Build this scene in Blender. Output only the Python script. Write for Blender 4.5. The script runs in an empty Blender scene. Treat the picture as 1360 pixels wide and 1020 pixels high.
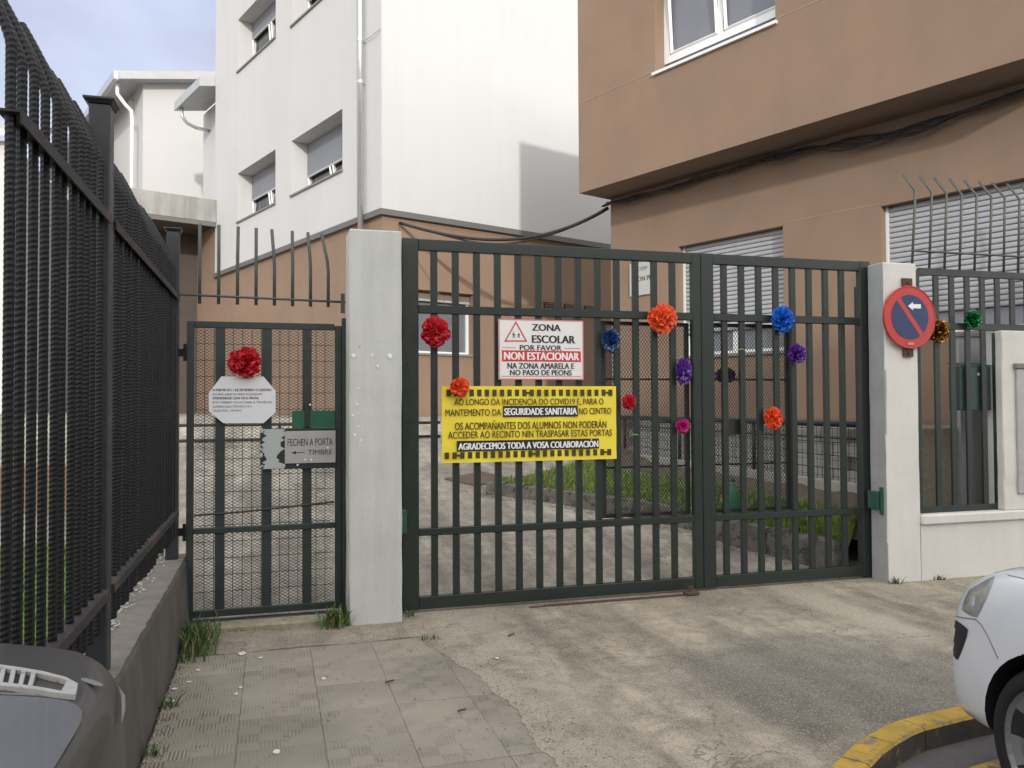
import bpy, bmesh, math, random
from math import sin, cos, pi, radians, sqrt
from mathutils import Vector, Matrix, Euler
from mathutils.bvhtree import BVHTree
random.seed(7)
S = bpy.context.scene
COL = S.collection
V = Vector

# ------------------------------------------------------------------ camera
YAW, PITCH, ROLL = radians(16.236), radians(1.364), radians(0.30)
fw = V((sin(YAW)*cos(PITCH), cos(YAW)*cos(PITCH), sin(PITCH)))
rt0 = V((cos(YAW), -sin(YAW), 0)); up0 = rt0.cross(fw)
rt = rt0*cos(ROLL) - up0*sin(ROLL); up = rt0*sin(ROLL) + up0*cos(ROLL)
cd = bpy.data.cameras.new('camera'); cam = bpy.data.objects.new('camera', cd); COL.objects.link(cam)
cam.matrix_world = Matrix(((rt.x, up.x, -fw.x, 0), (rt.y, up.y, -fw.y, 0), (rt.z, up.z, -fw.z, 1.6), (0, 0, 0, 1)))
cd.sensor_fit = 'HORIZONTAL'; cd.sensor_width = 36.0; cd.lens = 36.0*1092/1360
cd.clip_start = 0.05; cd.clip_end = 800
S.camera = cam

# ------------------------------------------------------------------ light
SUN_EL = radians(15.0)
travel = V((0.061*cos(SUN_EL), 0.998*cos(SUN_EL), -sin(SUN_EL))).normalized()
w = bpy.data.worlds.new('World'); S.world = w; w.use_nodes = True
wn = w.node_tree; wn.nodes.clear()
def wnode(t, **k):
    n = wn.nodes.new(t)
    for a, b in k.items(): setattr(n, a, b)
    return n
sky = wnode('ShaderNodeTexSky', sky_type='NISHITA', sun_disc=False)
sky.sun_elevation = SUN_EL; sky.sun_rotation = radians(183.5)
sky.air_density = 1.0; sky.dust_density = 1.5; sky.ozone_density = 1.5
# thin bright cloud over a pale sky: hazier and whiter towards the sun, as thin cloud is
tc = wnode('ShaderNodeTexCoord'); mp = wnode('ShaderNodeMapping'); mp.inputs['Scale'].default_value = (1.2, 1.2, 2.6)
nz = wnode('ShaderNodeTexNoise'); nz.inputs['Scale'].default_value = 2.2; nz.inputs['Detail'].default_value = 7; nz.inputs['Roughness'].default_value = 0.55
rp = wnode('ShaderNodeMapRange'); rp.inputs[1].default_value = 0.32; rp.inputs[2].default_value = 0.70; rp.inputs[3].default_value = 0.62; rp.inputs[4].default_value = 0.98
dt = wnode('ShaderNodeVectorMath', operation='DOT_PRODUCT'); dt.inputs[1].default_value = tuple(-travel)
gl_ = wnode('ShaderNodeMapRange'); gl_.inputs[1].default_value = -0.7; gl_.inputs[2].default_value = 1.0; gl_.interpolation_type = 'SMOOTHSTEP'
cc = wnode('ShaderNodeMix', data_type='RGBA'); cc.inputs['A'].default_value = (3.5, 3.66, 4.5, 1); cc.inputs['B'].default_value = (12.8, 12.5, 12.0, 1)
mx = wnode('ShaderNodeMix', data_type='RGBA')
bg = wnode('ShaderNodeBackground'); bg.inputs['Strength'].default_value = 0.12
wo = wnode('ShaderNodeOutputWorld')
L = wn.links.new
L(tc.outputs['Generated'], mp.inputs['Vector']); L(mp.outputs['Vector'], nz.inputs['Vector']); L(nz.outputs['Fac'], rp.inputs[0])
L(tc.outputs['Generated'], dt.inputs[0]); L(dt.outputs['Value'], gl_.inputs[0]); L(gl_.outputs[0], cc.inputs['Factor'])
nz2 = wnode('ShaderNodeTexNoise'); nz2.inputs['Scale'].default_value = 3.4; nz2.inputs['Detail'].default_value = 6; L(mp.outputs['Vector'], nz2.inputs['Vector'])
sh = wnode('ShaderNodeMapRange'); sh.inputs[1].default_value = 0.35; sh.inputs[2].default_value = 0.68; sh.inputs[3].default_value = 0.84; sh.inputs[4].default_value = 1.18; L(nz2.outputs['Fac'], sh.inputs[0])
cs = wnode('ShaderNodeVectorMath', operation='SCALE'); L(cc.outputs['Result'], cs.inputs[0]); L(sh.outputs[0], cs.inputs['Scale'])
L(rp.outputs[0], mx.inputs['Factor']); L(sky.outputs['Color'], mx.inputs['A']); L(cs.outputs[0], mx.inputs['B']); L(mx.outputs['Result'], bg.inputs['Color']); L(bg.outputs['Background'], wo.inputs['Surface'])
sd = bpy.data.lights.new('sun', 'SUN'); sd.energy = 1.45; sd.angle = radians(1.6); sd.color = (1.0, 0.96, 0.90)
so = bpy.data.objects.new('sun', sd); COL.objects.link(so); so.rotation_euler = travel.to_track_quat('-Z', 'Y').to_euler(); so.location = (-3, -30, 25)
S.view_settings.view_transform = 'Standard'; S.view_settings.look = 'None'
S.view_settings.exposure = 0.80; S.view_settings.gamma = 1.0
S.render.engine = 'CYCLES'; S.cycles.max_bounces = 6

# ------------------------------------------------------------------ materials
def mat(name, col, rough=0.6, metal=0.0, var=0.10, scale=3.0, bump=0.0, bscale=120.0, streak=0.0, stk=(6, 6, 0.5),
        spot=None, spot_col=(0.1, 0.1, 0.1), spot_scale=10.0, spot2=None, spot2_col=(0.3, 0.3, 0.3), spot2_scale=60.0, coat=0.0, trans=0.0, spec=0.5, emit=None):
    m = bpy.data.materials.new(name); m.use_nodes = True
    t = m.node_tree; N = t.nodes; lk = t.links.new
    p = N['Principled BSDF']
    p.inputs['Roughness'].default_value = rough; p.inputs['Metallic'].default_value = metal
    p.inputs['Coat Weight'].default_value = coat; p.inputs['Specular IOR Level'].default_value = spec
    tcn = N.new('ShaderNodeTexCoord'); co = tcn.outputs['Object']
    def noise(sc, det=6.0, rg=0.6, vec=None):
        n = N.new('ShaderNodeTexNoise'); n.inputs['Scale'].default_value = sc; n.inputs['Detail'].default_value = det; n.inputs['Roughness'].default_value = rg
        lk(vec if vec else co, n.inputs['Vector']); return n.outputs['Fac']
    def rng(src, a, b, c, d):
        n = N.new('ShaderNodeMapRange'); n.inputs[1].default_value = a; n.inputs[2].default_value = b; n.inputs[3].default_value = c; n.inputs[4].default_value = d
        lk(src, n.inputs[0]); return n.outputs[0]
    rgb = N.new('ShaderNodeRGB'); rgb.outputs[0].default_value = (*col, 1)
    cur = rgb.outputs[0]
    def mul(cur, fac):
        n = N.new('ShaderNodeVectorMath'); n.operation = 'SCALE'; lk(cur, n.inputs[0]); lk(fac, n.inputs['Scale']); return n.outputs[0]
    def mix(cur, c2, fac):
        n = N.new('ShaderNodeMix'); n.data_type = 'RGBA'; lk(fac, n.inputs['Factor']); lk(cur, n.inputs['A'])
        n.inputs['B'].default_value = (*c2, 1); return n.outputs['Result']
    if var: cur = mul(cur, rng(noise(scale), 0.25, 0.75, 1-var, 1+var))
    if streak:
        mpn = N.new('ShaderNodeMapping'); mpn.inputs['Scale'].default_value = stk; lk(co, mpn.inputs['Vector'])
        cur = mul(cur, rng(noise(1.0, 5, 0.65, mpn.outputs[0]), 0.42, 0.75, 1.0, 1-streak))
    if spot is not None: cur = mix(cur, spot_col, rng(noise(spot_scale, 8, 0.65), spot, spot+0.06, 0, 0.85))
    if spot2 is not None: cur = mix(cur, spot2_col, rng(noise(spot2_scale, 3, 0.6), spot2, spot2+0.05, 0, 0.8))
    lk(cur, p.inputs['Base Color'])
    if bump:
        b = N.new('ShaderNodeBump'); b.inputs['Strength'].default_value = bump; b.inputs['Distance'].default_value = 0.004
        lk(noise(bscale, 4, 0.6), b.inputs['Height']); lk(b.outputs[0], p.inputs['Normal'])
    if rough < 0.75 and metal < 0.5 and not coat:
        lk(rng(noise(scale*4), 0.3, 0.7, max(0.02, rough-0.08), min(1, rough+0.1)), p.inputs['Roughness'])
    if trans:
        p.inputs['Transmission Weight'].default_value = trans
    return m

M = {}
M['stucco_white'] = mat('stucco_white', (0.505, 0.507, 0.512), 0.9, var=0.035, scale=0.5, bump=0.3, bscale=90, streak=0.035, stk=(3.5, 3.5, 0.2))
M['stucco_cream'] = mat('stucco_cream', (0.50, 0.50, 0.50), 0.9, var=0.03, scale=0.6, bump=0.2, bscale=70)
M['stucco_brown'] = mat('stucco_brown', (0.243, 0.166, 0.118), 0.92, var=0.09, scale=1.3, bump=0.45, bscale=100, streak=0.06, stk=(2.5, 2.5, 0.35))
M['trim_grey'] = mat('trim_grey', (0.125, 0.122, 0.122), 0.6, var=0.06, scale=2)
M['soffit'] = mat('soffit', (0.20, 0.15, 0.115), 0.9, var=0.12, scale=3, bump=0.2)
M['canopy_shade'] = mat('canopy_shade', (0.075, 0.06, 0.05), 0.9, var=0.1)  # near-black colour holds the shade under the canopy
M['joint'] = mat('joint', (0.29, 0.195, 0.135), 0.9, var=0.05)
M['pvc_white'] = mat('pvc_white', (0.72, 0.73, 0.73), 0.35, var=0.03, scale=4)
M['sill_grey'] = mat('sill_grey', (0.20, 0.195, 0.185), 0.7, var=0.1, scale=6)
M['glass_dark'] = mat('glass_dark', (0.03, 0.035, 0.045), 0.06, var=0.3, scale=1.2, spec=0.8)
M['glass_grey'] = mat('glass_grey', (0.16, 0.165, 0.19), 0.12, var=0.12, scale=1.0, spec=0.8)
M['shutter_blue'] = mat('shutter_blue', (0.195, 0.205, 0.235), 0.6, var=0.05, scale=2)
M['shutter_slat'] = mat('shutter_slat', (0.36, 0.362, 0.385), 0.5, var=0.05, scale=3, streak=0.08, stk=(8, 8, 1))
M['galv'] = mat('galv', (0.55, 0.57, 0.59), 0.32, metal=0.75, var=0.08, scale=6)
M['gutter'] = mat('gutter', (0.42, 0.43, 0.44), 0.5, metal=0.2, var=0.06, scale=3)
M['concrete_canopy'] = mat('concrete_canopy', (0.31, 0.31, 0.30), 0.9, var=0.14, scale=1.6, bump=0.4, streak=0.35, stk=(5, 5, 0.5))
M['concrete_wall'] = mat('concrete_wall', (0.088, 0.078, 0.066), 0.95, var=0.34, scale=3.2, bump=0.9, bscale=70, streak=0.18, stk=(9, 9, 0.7), spot=0.60, spot_col=(0.09, 0.085, 0.07), spot_scale=5)  # base darkened for the deep shade on the front, streaks are stains
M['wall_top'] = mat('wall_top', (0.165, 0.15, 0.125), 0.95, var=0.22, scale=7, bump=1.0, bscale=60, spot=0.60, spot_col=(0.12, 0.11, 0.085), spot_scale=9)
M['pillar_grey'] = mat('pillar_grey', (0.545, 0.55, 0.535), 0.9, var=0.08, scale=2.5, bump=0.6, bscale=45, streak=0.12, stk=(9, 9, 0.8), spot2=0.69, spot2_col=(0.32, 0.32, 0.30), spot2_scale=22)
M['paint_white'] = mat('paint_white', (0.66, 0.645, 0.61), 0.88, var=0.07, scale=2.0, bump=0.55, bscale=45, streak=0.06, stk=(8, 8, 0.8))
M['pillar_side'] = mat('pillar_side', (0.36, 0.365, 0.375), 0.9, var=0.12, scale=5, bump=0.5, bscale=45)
M['gate_green'] = mat('gate_green', (0.018, 0.026, 0.0215), 0.42, var=0.10, scale=5, bump=0.12, bscale=40, spot=0.67, spot_col=(0.045, 0.032, 0.024), spot_scale=6, spot2=0.73, spot2_col=(0.12, 0.14, 0.13), spot2_scale=11)
M['ped_green'] = mat('ped_green', (0.026, 0.036, 0.034), 0.5, var=0.22, scale=9, bump=0.3, bscale=60, spot=0.66, spot_col=(0.10, 0.06, 0.04), spot_scale=8)
M['hinge_green'] = mat('hinge_green', (0.02, 0.085, 0.065), 0.45, var=0.1)
M['mesh_black'] = mat('mesh_black', (0.022, 0.024, 0.022), 0.55, var=0.1)
M['fence_black'] = mat('fence_black', (0.0065, 0.0072, 0.0085), 0.45, var=0.3, scale=14, spec=0.35)
M['fence_post'] = mat('fence_post', (0.020, 0.023, 0.027), 0.45, var=0.15, scale=6, bump=0.15, bscale=50)
M['fence_rail'] = mat('fence_rail', (0.024, 0.021, 0.021), 0.7, var=0.25, scale=14, bump=0.4, spot=0.54, spot_col=(0.075, 0.042, 0.033), spot_scale=4)
M['rust'] = mat('rust', (0.10, 0.055, 0.038), 0.9, var=0.3, scale=20, bump=0.6)
M['rebar_green'] = mat('rebar_green', (0.075, 0.083, 0.072), 0.6, var=0.18, scale=30, spot=0.60, spot_col=(0.12, 0.07, 0.045), spot_scale=25)
M['paper'] = mat('paper', (0.72, 0.72, 0.75), 0.5, var=0.02, scale=4, coat=0.3)
M['plaque_white'] = mat('plaque_white', (0.42, 0.42, 0.40), 0.5, var=0.05)
M['sign_white'] = mat('sign_white', (0.78, 0.765, 0.75), 0.35, var=0.02)
M['sign_red'] = mat('sign_red', (0.58, 0.045, 0.045), 0.35, var=0.05)
M['sign_pink'] = mat('sign_pink', (0.62, 0.20, 0.20), 0.4, var=0.05)
M['sign_yellow'] = mat('sign_yellow', (0.86, 0.69, 0.055), 0.4, var=0.03)
M['ink'] = mat('ink', (0.018, 0.016, 0.015), 0.5, var=0)
M['ink_brown'] = mat('ink_brown', (0.055, 0.042, 0.008), 0.5, var=0)
M['ink_grey'] = mat('ink_grey', (0.10, 0.10, 0.11), 0.5, var=0)
M['ink_white'] = mat('ink_white', (0.82, 0.82, 0.82), 0.5, var=0)
M['ns_red'] = mat('ns_red', (0.48, 0.035, 0.03), 0.4, var=0.08, scale=8)
M['ns_blue'] = mat('ns_blue', (0.012, 0.028, 0.11), 0.4, var=0.12, scale=8)
M['alu'] = mat('alu', (0.40, 0.395, 0.385), 0.45, metal=0.05, var=0.12, scale=7, bump=0.15, bscale=20)
M['peeled'] = mat('peeled', (0.40, 0.43, 0.43), 0.6, var=0.05, scale=10)
M['plate_dark'] = mat('plate_dark', (0.02, 0.024, 0.026), 0.5, var=0.2, scale=20)
M['plate_green'] = mat('plate_green', (0.018, 0.10, 0.06), 0.5, var=0.15, scale=14)
M['mail_green'] = mat('mail_green', (0.016, 0.045, 0.045), 0.4, var=0.1)
M['cable'] = mat('cable', (0.014, 0.014, 0.015), 0.5, var=0.2, scale=20)
M['stone'] = mat('stone', (0.165, 0.152, 0.13), 0.95, var=0.35, scale=9, bump=1.0, bscale=40, spot=0.52, spot_col=(0.055, 0.05, 0.042), spot_scale=11, spot2=0.66, spot2_col=(0.36, 0.35, 0.31), spot2_scale=30)
M['footing'] = mat('footing', (0.36, 0.34, 0.30), 0.95, var=0.12, scale=5, bump=0.6)
M['sandy'] = mat('sandy', (0.31, 0.275, 0.19), 1.0, var=0.3, scale=14, bump=1.2, bscale=50, spot=0.56, spot_col=(0.15, 0.13, 0.09), spot_scale=16)
M['retain'] = mat('retain', (0.42, 0.41, 0.38), 0.95, var=0.12, scale=4, bump=0.5, streak=0.2)
M['soil'] = mat('soil', (0.12, 0.095, 0.07), 1.0, var=0.3, scale=9, bump=1.0, bscale=60)
M['grass'] = mat('grass', (0.165, 0.27, 0.040), 0.7, var=0.4, scale=6)
M['weed'] = mat('weed', (0.06, 0.115, 0.03), 0.7, var=0.4, scale=14)
M['straw'] = mat('straw', (0.22, 0.19, 0.075), 0.8, var=0.3, scale=9)
M['lawn'] = mat('lawn', (0.11, 0.19, 0.035), 1.0, var=0.3, scale=3, bump=1, bscale=80)
M['litter'] = mat('litter', (0.66, 0.64, 0.6), 0.8, var=0.05)
M['twig'] = mat('twig', (0.075, 0.05, 0.035), 0.9, var=0.2)
M['kerb_yellow'] = mat('kerb_yellow', (0.43, 0.275, 0.045), 0.85, var=0.18, scale=7, bump=0.7, bscale=60, spot=0.545, spot_col=(0.17, 0.155, 0.13), spot_scale=13, spot2=0.70, spot2_col=(0.3, 0.2, 0.05), spot2_scale=40)
M['kerb_face'] = mat('kerb_face', (0.09, 0.08, 0.068), 0.95, var=0.25, scale=8, bump=0.8, spot=0.58, spot_col=(0.30, 0.20, 0.04), spot_scale=8)
M['road_paint'] = mat('road_paint', (0.50, 0.33, 0.06), 0.85, var=0.2, scale=8, bump=0.6, spot=0.50, spot_col=(0.13, 0.12, 0.11), spot_scale=11)
M['asphalt'] = mat('asphalt', (0.11, 0.105, 0.10), 0.95, var=0.2, scale=5, bump=1.0, bscale=140, spot2=0.62, spot2_col=(0.26, 0.25, 0.24), spot2_scale=90)
M['mortar'] = mat('mortar', (0.235, 0.21, 0.165), 1.0, var=0.25, scale=20, bump=0.8)
M['manhole'] = mat('manhole', (0.12, 0.085, 0.062), 0.85, var=0.2, scale=8, bump=0.4)
M['car_white'] = mat('car_white', (0.64, 0.66, 0.70), 0.2, var=0.01, coat=0.6)
M['car_grey'] = mat('car_grey', (0.042, 0.039, 0.036), 0.48, var=0.14, scale=7, coat=0.15, spot2=0.72, spot2_col=(0.16, 0.15, 0.14), spot2_scale=16)
M['car_hood'] = mat('car_hood', (0.105, 0.105, 0.118), 0.5, var=0.12, scale=5, coat=0.12)
M['scuff'] = mat('scuff', (0.16, 0.155, 0.15), 0.6, var=0.08)
M['chrome_worn'] = mat('chrome_worn', (0.34, 0.335, 0.315), 0.6, var=0.15, scale=30, spot=0.6, spot_col=(0.16, 0.15, 0.14), spot_scale=22)
M['black_plastic'] = mat('black_plastic', (0.014, 0.015, 0.018), 0.55, var=0.1)
M['rubber'] = mat('rubber', (0.012, 0.012, 0.013), 0.85, var=0.2, scale=12)
M['rim'] = mat('rim', (0.22, 0.22, 0.23), 0.45, metal=0.4, var=0.08)
M['lamp_glass'] = mat('lamp_glass', (0.27, 0.28, 0.275), 0.10, var=0.25, scale=14, coat=1.0, spec=0.8)
M['lamp_reflect'] = mat('lamp_reflect', (0.60, 0.61, 0.60), 0.15, metal=0.6, var=0.2, scale=20)
M['cone_green'] = mat('cone_green', (0.02, 0.22, 0.09), 0.35, var=0.12, scale=10)
M['tie_green'] = mat('tie_green', (0.15, 0.50, 0.07), 0.5, var=0)
M['house'] = mat('house', (0.50, 0.47, 0.42), 0.9, var=0.06, bump=0.2)
M['rooftile'] = mat('rooftile', (0.25, 0.11, 0.07), 0.9, var=0.2, scale=8)
def tissue(name, col, rough=0.55, metal=0.0, coat=0.0):
    m = mat(name, col, rough, metal=metal, var=0.22, scale=40, coat=coat)
    return m
M['t_red'] = tissue('tissue_red', (0.52, 0.010, 0.022)); M['t_orange'] = tissue('tissue_orange', (0.80, 0.085, 0.018))
M['t_peach'] = tissue('tissue_peach', (0.85, 0.13, 0.035)); M['t_navy'] = tissue('foil_navy', (0.012, 0.05, 0.17), 0.3, 0.0, 0.6)
M['t_purple'] = tissue('tissue_purple', (0.105, 0.022, 0.27), 0.35, 0, 0.4); M['t_magenta'] = tissue('tissue_magenta', (0.48, 0.012, 0.19))
M['t_blue'] = tissue('tissue_blue', (0.012, 0.14, 0.62)); M['t_dkpurple'] = tissue('tissue_dark_purple', (0.055, 0.014, 0.095))
M['t_gold'] = tissue('foil_gold', (0.36, 0.19, 0.045), 0.25, 0.8); M['t_green'] = tissue('foil_green', (0.012, 0.20, 0.055), 0.25, 0.3, 0.5)

# worn concrete of the apron: mottled, stained, speckled, with an asphalt patch and pale bands
def ground_mat(name, apron=True):
    m = bpy.data.materials.new(name); m.use_nodes = True
    t = m.node_tree; N = t.nodes; lk = t.links.new; p = N['Principled BSDF']; p.inputs['Roughness'].default_value = 0.93
    p.inputs['Specular IOR Level'].default_value = 0.25
    co = N.new('ShaderNodeTexCoord').outputs['Object']
    def noise(sc, det=8, rg=0.6, vec=None, dist=0.0):
        n = N.new('ShaderNodeTexNoise'); n.inputs['Scale'].default_value = sc; n.inputs['Detail'].default_value = det; n.inputs['Roughness'].default_value = rg
        n.inputs['Distortion'].default_value = dist; lk(vec or co, n.inputs['Vector']); return n.outputs['Fac']
    def rng(src, a, b, c, d):
        n = N.new('ShaderNodeMapRange'); n.interpolation_type = 'SMOOTHSTEP'
        for i, x in enumerate((a, b, c, d)): n.inputs[i+1].default_value = x
        lk(src, n.inputs[0]); return n.outputs[0]
    def mixc(c, c2, fac):
        n = N.new('ShaderNodeMix'); n.data_type = 'RGBA'; lk(fac, n.inputs['Factor']); lk(c, n.inputs['A'])
        if isinstance(c2, tuple): n.inputs['B'].default_value = (*c2, 1)
        else: lk(c2, n.inputs['B'])
        return n.outputs['Result']
    def math2(op, a, b):
        n = N.new('ShaderNodeMath'); n.operation = op
        for i, x in enumerate((a, b)):
            if isinstance(x, (int, float)): n.inputs[i].default_value = x
            else: lk(x, n.inputs[i])
        return n.outputs[0]
    r = N.new('ShaderNodeRGB'); r.outputs[0].default_value = (0.272, 0.240, 0.186, 1) if apron else (0.33, 0.30, 0.25, 1); cur = r.outputs[0]
    def swing(cur, n, a, b, lo, hi):
        s = N.new('ShaderNodeVectorMath'); s.operation = 'SCALE'; lk(cur, s.inputs[0]); lk(rng(n, a, b, lo, hi), s.inputs['Scale']); return s.outputs[0]
    cur = swing(cur, noise(0.9), 0.3, 0.7, 0.80, 1.18)
    cur = swing(cur, noise(5.0, 8, 0.7, None, 0.6), 0.3, 0.72, 0.72, 1.28)
    mp = N.new('ShaderNodeMapping'); mp.inputs['Rotation'].default_value = (0, 0, radians(6)); mp.inputs['Scale'].default_value = (3.2, 0.45, 1); lk(co, mp.inputs['Vector'])
    cur = swing(cur, noise(1.0, 6, 0.6, mp.outputs[0]), 0.33, 0.68, 0.74, 1.30)
    sx = N.new('ShaderNodeSeparateXYZ'); lk(co, sx.inputs[0]); X, Y = sx.outputs[0], sx.outputs[1]
    if apron:
        wob = math2('MULTIPLY', math2('SUBTRACT', noise(2.2, 6, 0.7), 0.5), 1.1)
        dx = math2('DIVIDE', math2('SUBTRACT', X, 3.15), 1.0); dy = math2('DIVIDE', math2('SUBTRACT', Y, 4.15), 0.85)
        d = math2('ADD', math2('SQRT', math2('ADD', math2('MULTIPLY', dx, dx), math2('MULTIPLY', dy, dy)), 0), wob)
        cur = mixc(cur, (0.145, 0.138, 0.124), rng(d, 0.55, 1.25, 0.62, 0))
        e = math2('ADD', math2('ABSOLUTE', math2('SUBTRACT', math2('SUBTRACT', X, 4.22), math2('MULTIPLY', math2('SUBTRACT', 5.2, Y), -0.02)), 0), math2('MULTIPLY', wob, 0.25))
        yy = rng(Y, 4.3, 4.9, 0, 1)
        cur = mixc(cur, (0.42, 0.38, 0.30), math2('MULTIPLY', rng(e, 0.10, 0.30, 0.8, 0), yy))
        g = math2('ADD', X, math2('MULTIPLY', wob, 0.5))
        band = math2('MULTIPLY', rng(g, 0.95, 1.2, 0, 1), rng(g, 1.35, 1.75, 1, 0))
        cur = mixc(cur, (0.36, 0.325, 0.26), math2('MULTIPLY', band, rng(noise(3.5, 8, 0.75), 0.36, 0.56, 0, 0.9)))
        nb = math2('MULTIPLY', rng(Y, 5.55, 6.1, 0, 1), rng(noise(2.6, 7, 0.7), 0.36, 0.66, 0, 0.55))
        cur = mixc(cur, (0.34, 0.298, 0.215), nb)
    cr = N.new('ShaderNodeTexVoronoi'); cr.feature = 'DISTANCE_TO_EDGE'; cr.inputs['Scale'].default_value = 0.75
    wv = N.new('ShaderNodeVectorMath'); wv.operation = 'ADD'; lk(co, wv.inputs[0])
    nv = N.new('ShaderNodeTexNoise'); nv.inputs['Scale'].default_value = 2.2; nv.inputs['Detail'].default_value = 8; lk(co, nv.inputs['Vector']); lk(nv.outputs['Color'], wv.inputs[1]); lk(wv.outputs[0], cr.inputs['Vector'])
    cur = mixc(cur, (0.11, 0.10, 0.085), rng(cr.outputs['Distance'], 0.001, 0.0065, 0.7, 0))
    sp = noise(95, 3, 0.7); cur = mixc(cur, (0.43, 0.395, 0.33), rng(sp, 0.55, 0.66, 0, 0.85)); cur = mixc(cur, (0.075, 0.07, 0.06), rng(sp, 0.33, 0.44, 0.85, 0))
    sp2 = noise(28, 5, 0.75); cur = mixc(cur, (0.17, 0.155, 0.13), rng(sp2, 0.56, 0.68, 0, 0.6))
    lk(cur, p.inputs['Base Color'])
    b = N.new('ShaderNodeBump'); b.inputs['Strength'].default_value = 0.7; b.inputs['Distance'].default_value = 0.006
    lk(math2('ADD', noise(70, 6, 0.75), math2('MULTIPLY', noise(9, 6), 1.6)), b.inputs['Height']); lk(b.outputs[0], p.inputs['Normal'])
    return m
M['apron'] = ground_mat('worn_concrete'); M['yard'] = ground_mat('yard_concrete', False)

def tile_mat():
    m = mat('ribbed_tile', (0.270, 0.241, 0.192), 0.92, var=0.14, scale=2.0, spot=0.60, spot_col=(0.17, 0.152, 0.122), spot_scale=4, spot2=0.62, spot2_col=(0.34, 0.315, 0.265), spot2_scale=70)
    t = m.node_tree; N = t.nodes; lk = t.links.new; p = N['Principled BSDF']
    co = N.new('ShaderNodeTexCoord').outputs['Object']; s = N.new('ShaderNodeSeparateXYZ'); lk(co, s.inputs[0])
    def mth(op, a, b=0.0):
        n = N.new('ShaderNodeMath'); n.operation = op
        for i, x in enumerate((a, b)):
            if isinstance(x, (int, float)): n.inputs[i].default_value = x
            else: lk(x, n.inputs[i])
        return n.outputs[0]
    # ribs across blocks of 0.13 m laid like a chequerboard, worn away in places
    k = 0.1
    cx = mth('FLOOR', mth('DIVIDE', mth('ADD', s.outputs[0], 0.2), k)); cy = mth('FLOOR', mth('DIVIDE', mth('ADD', s.outputs[1], 0.2), k))
    chk = mth('MODULO', mth('ABSOLUTE', mth('ADD', mth('ADD', cx, cy), 20)), 2)
    rib = mth('SINE', mth('MULTIPLY', s.outputs[0], 2*pi/0.0178)); 
    n = N.new('ShaderNodeTexNoise'); n.inputs['Scale'].default_value = 3; n.inputs['Detail'].default_value = 5
    gw = N.new('ShaderNodeNewGeometry'); lk(gw.outputs['Position'], n.inputs['Vector'])
    wr = N.new('ShaderNodeMapRange'); wr.inputs[1].default_value = 0.40; wr.inputs[2].default_value = 0.60; lk(n.outputs['Fac'], wr.inputs[0])
    h = mth('MULTIPLY', mth('MULTIPLY', rib, chk), wr.outputs[0])
    fine = N.new('ShaderNodeTexNoise'); fine.inputs['Scale'].default_value = 120; lk(co, fine.inputs['Vector'])
    b = N.new('ShaderNodeBump'); b.inputs['Strength'].default_value = 0.8; b.inputs['Distance'].default_value = 0.003
    lk(mth('ADD', h, mth('MULTIPLY', fine.outputs['Fac'], 0.7)), b.inputs['Height']); lk(b.outputs[0], p.inputs['Normal'])
    # dirt lies in the grooves between ribs
    old = p.inputs['Base Color'].links[0].from_socket
    mx = N.new('ShaderNodeMix'); mx.data_type = 'RGBA'; lk(old, mx.inputs['A']); mx.inputs['B'].default_value = (0.11, 0.098, 0.078, 1)
    f = N.new('ShaderNodeMapRange'); f.inputs[1].default_value = -0.3; f.inputs[2].default_value = -1.0; f.inputs[3].default_value = 0; f.inputs[4].default_value = 0.20; lk(h, f.inputs[0]); lk(f.outputs[0], mx.inputs['Factor'])
    # every tile its own tone (world position noise at tile scale)
    n2 = N.new('ShaderNodeTexNoise'); n2.inputs['Scale'].default_value = 1.3; n2.inputs['Detail'].default_value = 7; lk(gw.outputs['Position'], n2.inputs['Vector'])
    r2 = N.new('ShaderNodeMapRange'); r2.inputs[1].default_value = 0.3; r2.inputs[2].default_value = 0.7; r2.inputs[3].default_value = 0.78; r2.inputs[4].default_value = 1.2; lk(n2.outputs['Fac'], r2.inputs[0])
    oi = N.new('ShaderNodeObjectInfo'); r3 = N.new('ShaderNodeMapRange'); r3.inputs[3].default_value = 0.9; r3.inputs[4].default_value = 1.08; lk(oi.outputs['Random'], r3.inputs[0])
    sc = N.new('ShaderNodeVectorMath'); sc.operation = 'SCALE'; lk(mx.outputs['Result'], sc.inputs[0]); lk(mth('MULTIPLY', r2.outputs[0], r3.outputs[0]), sc.inputs['Scale'])
    lk(sc.outputs[0], p.inputs['Base Color'])
    return m
M['tile'] = tile_mat()

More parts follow.
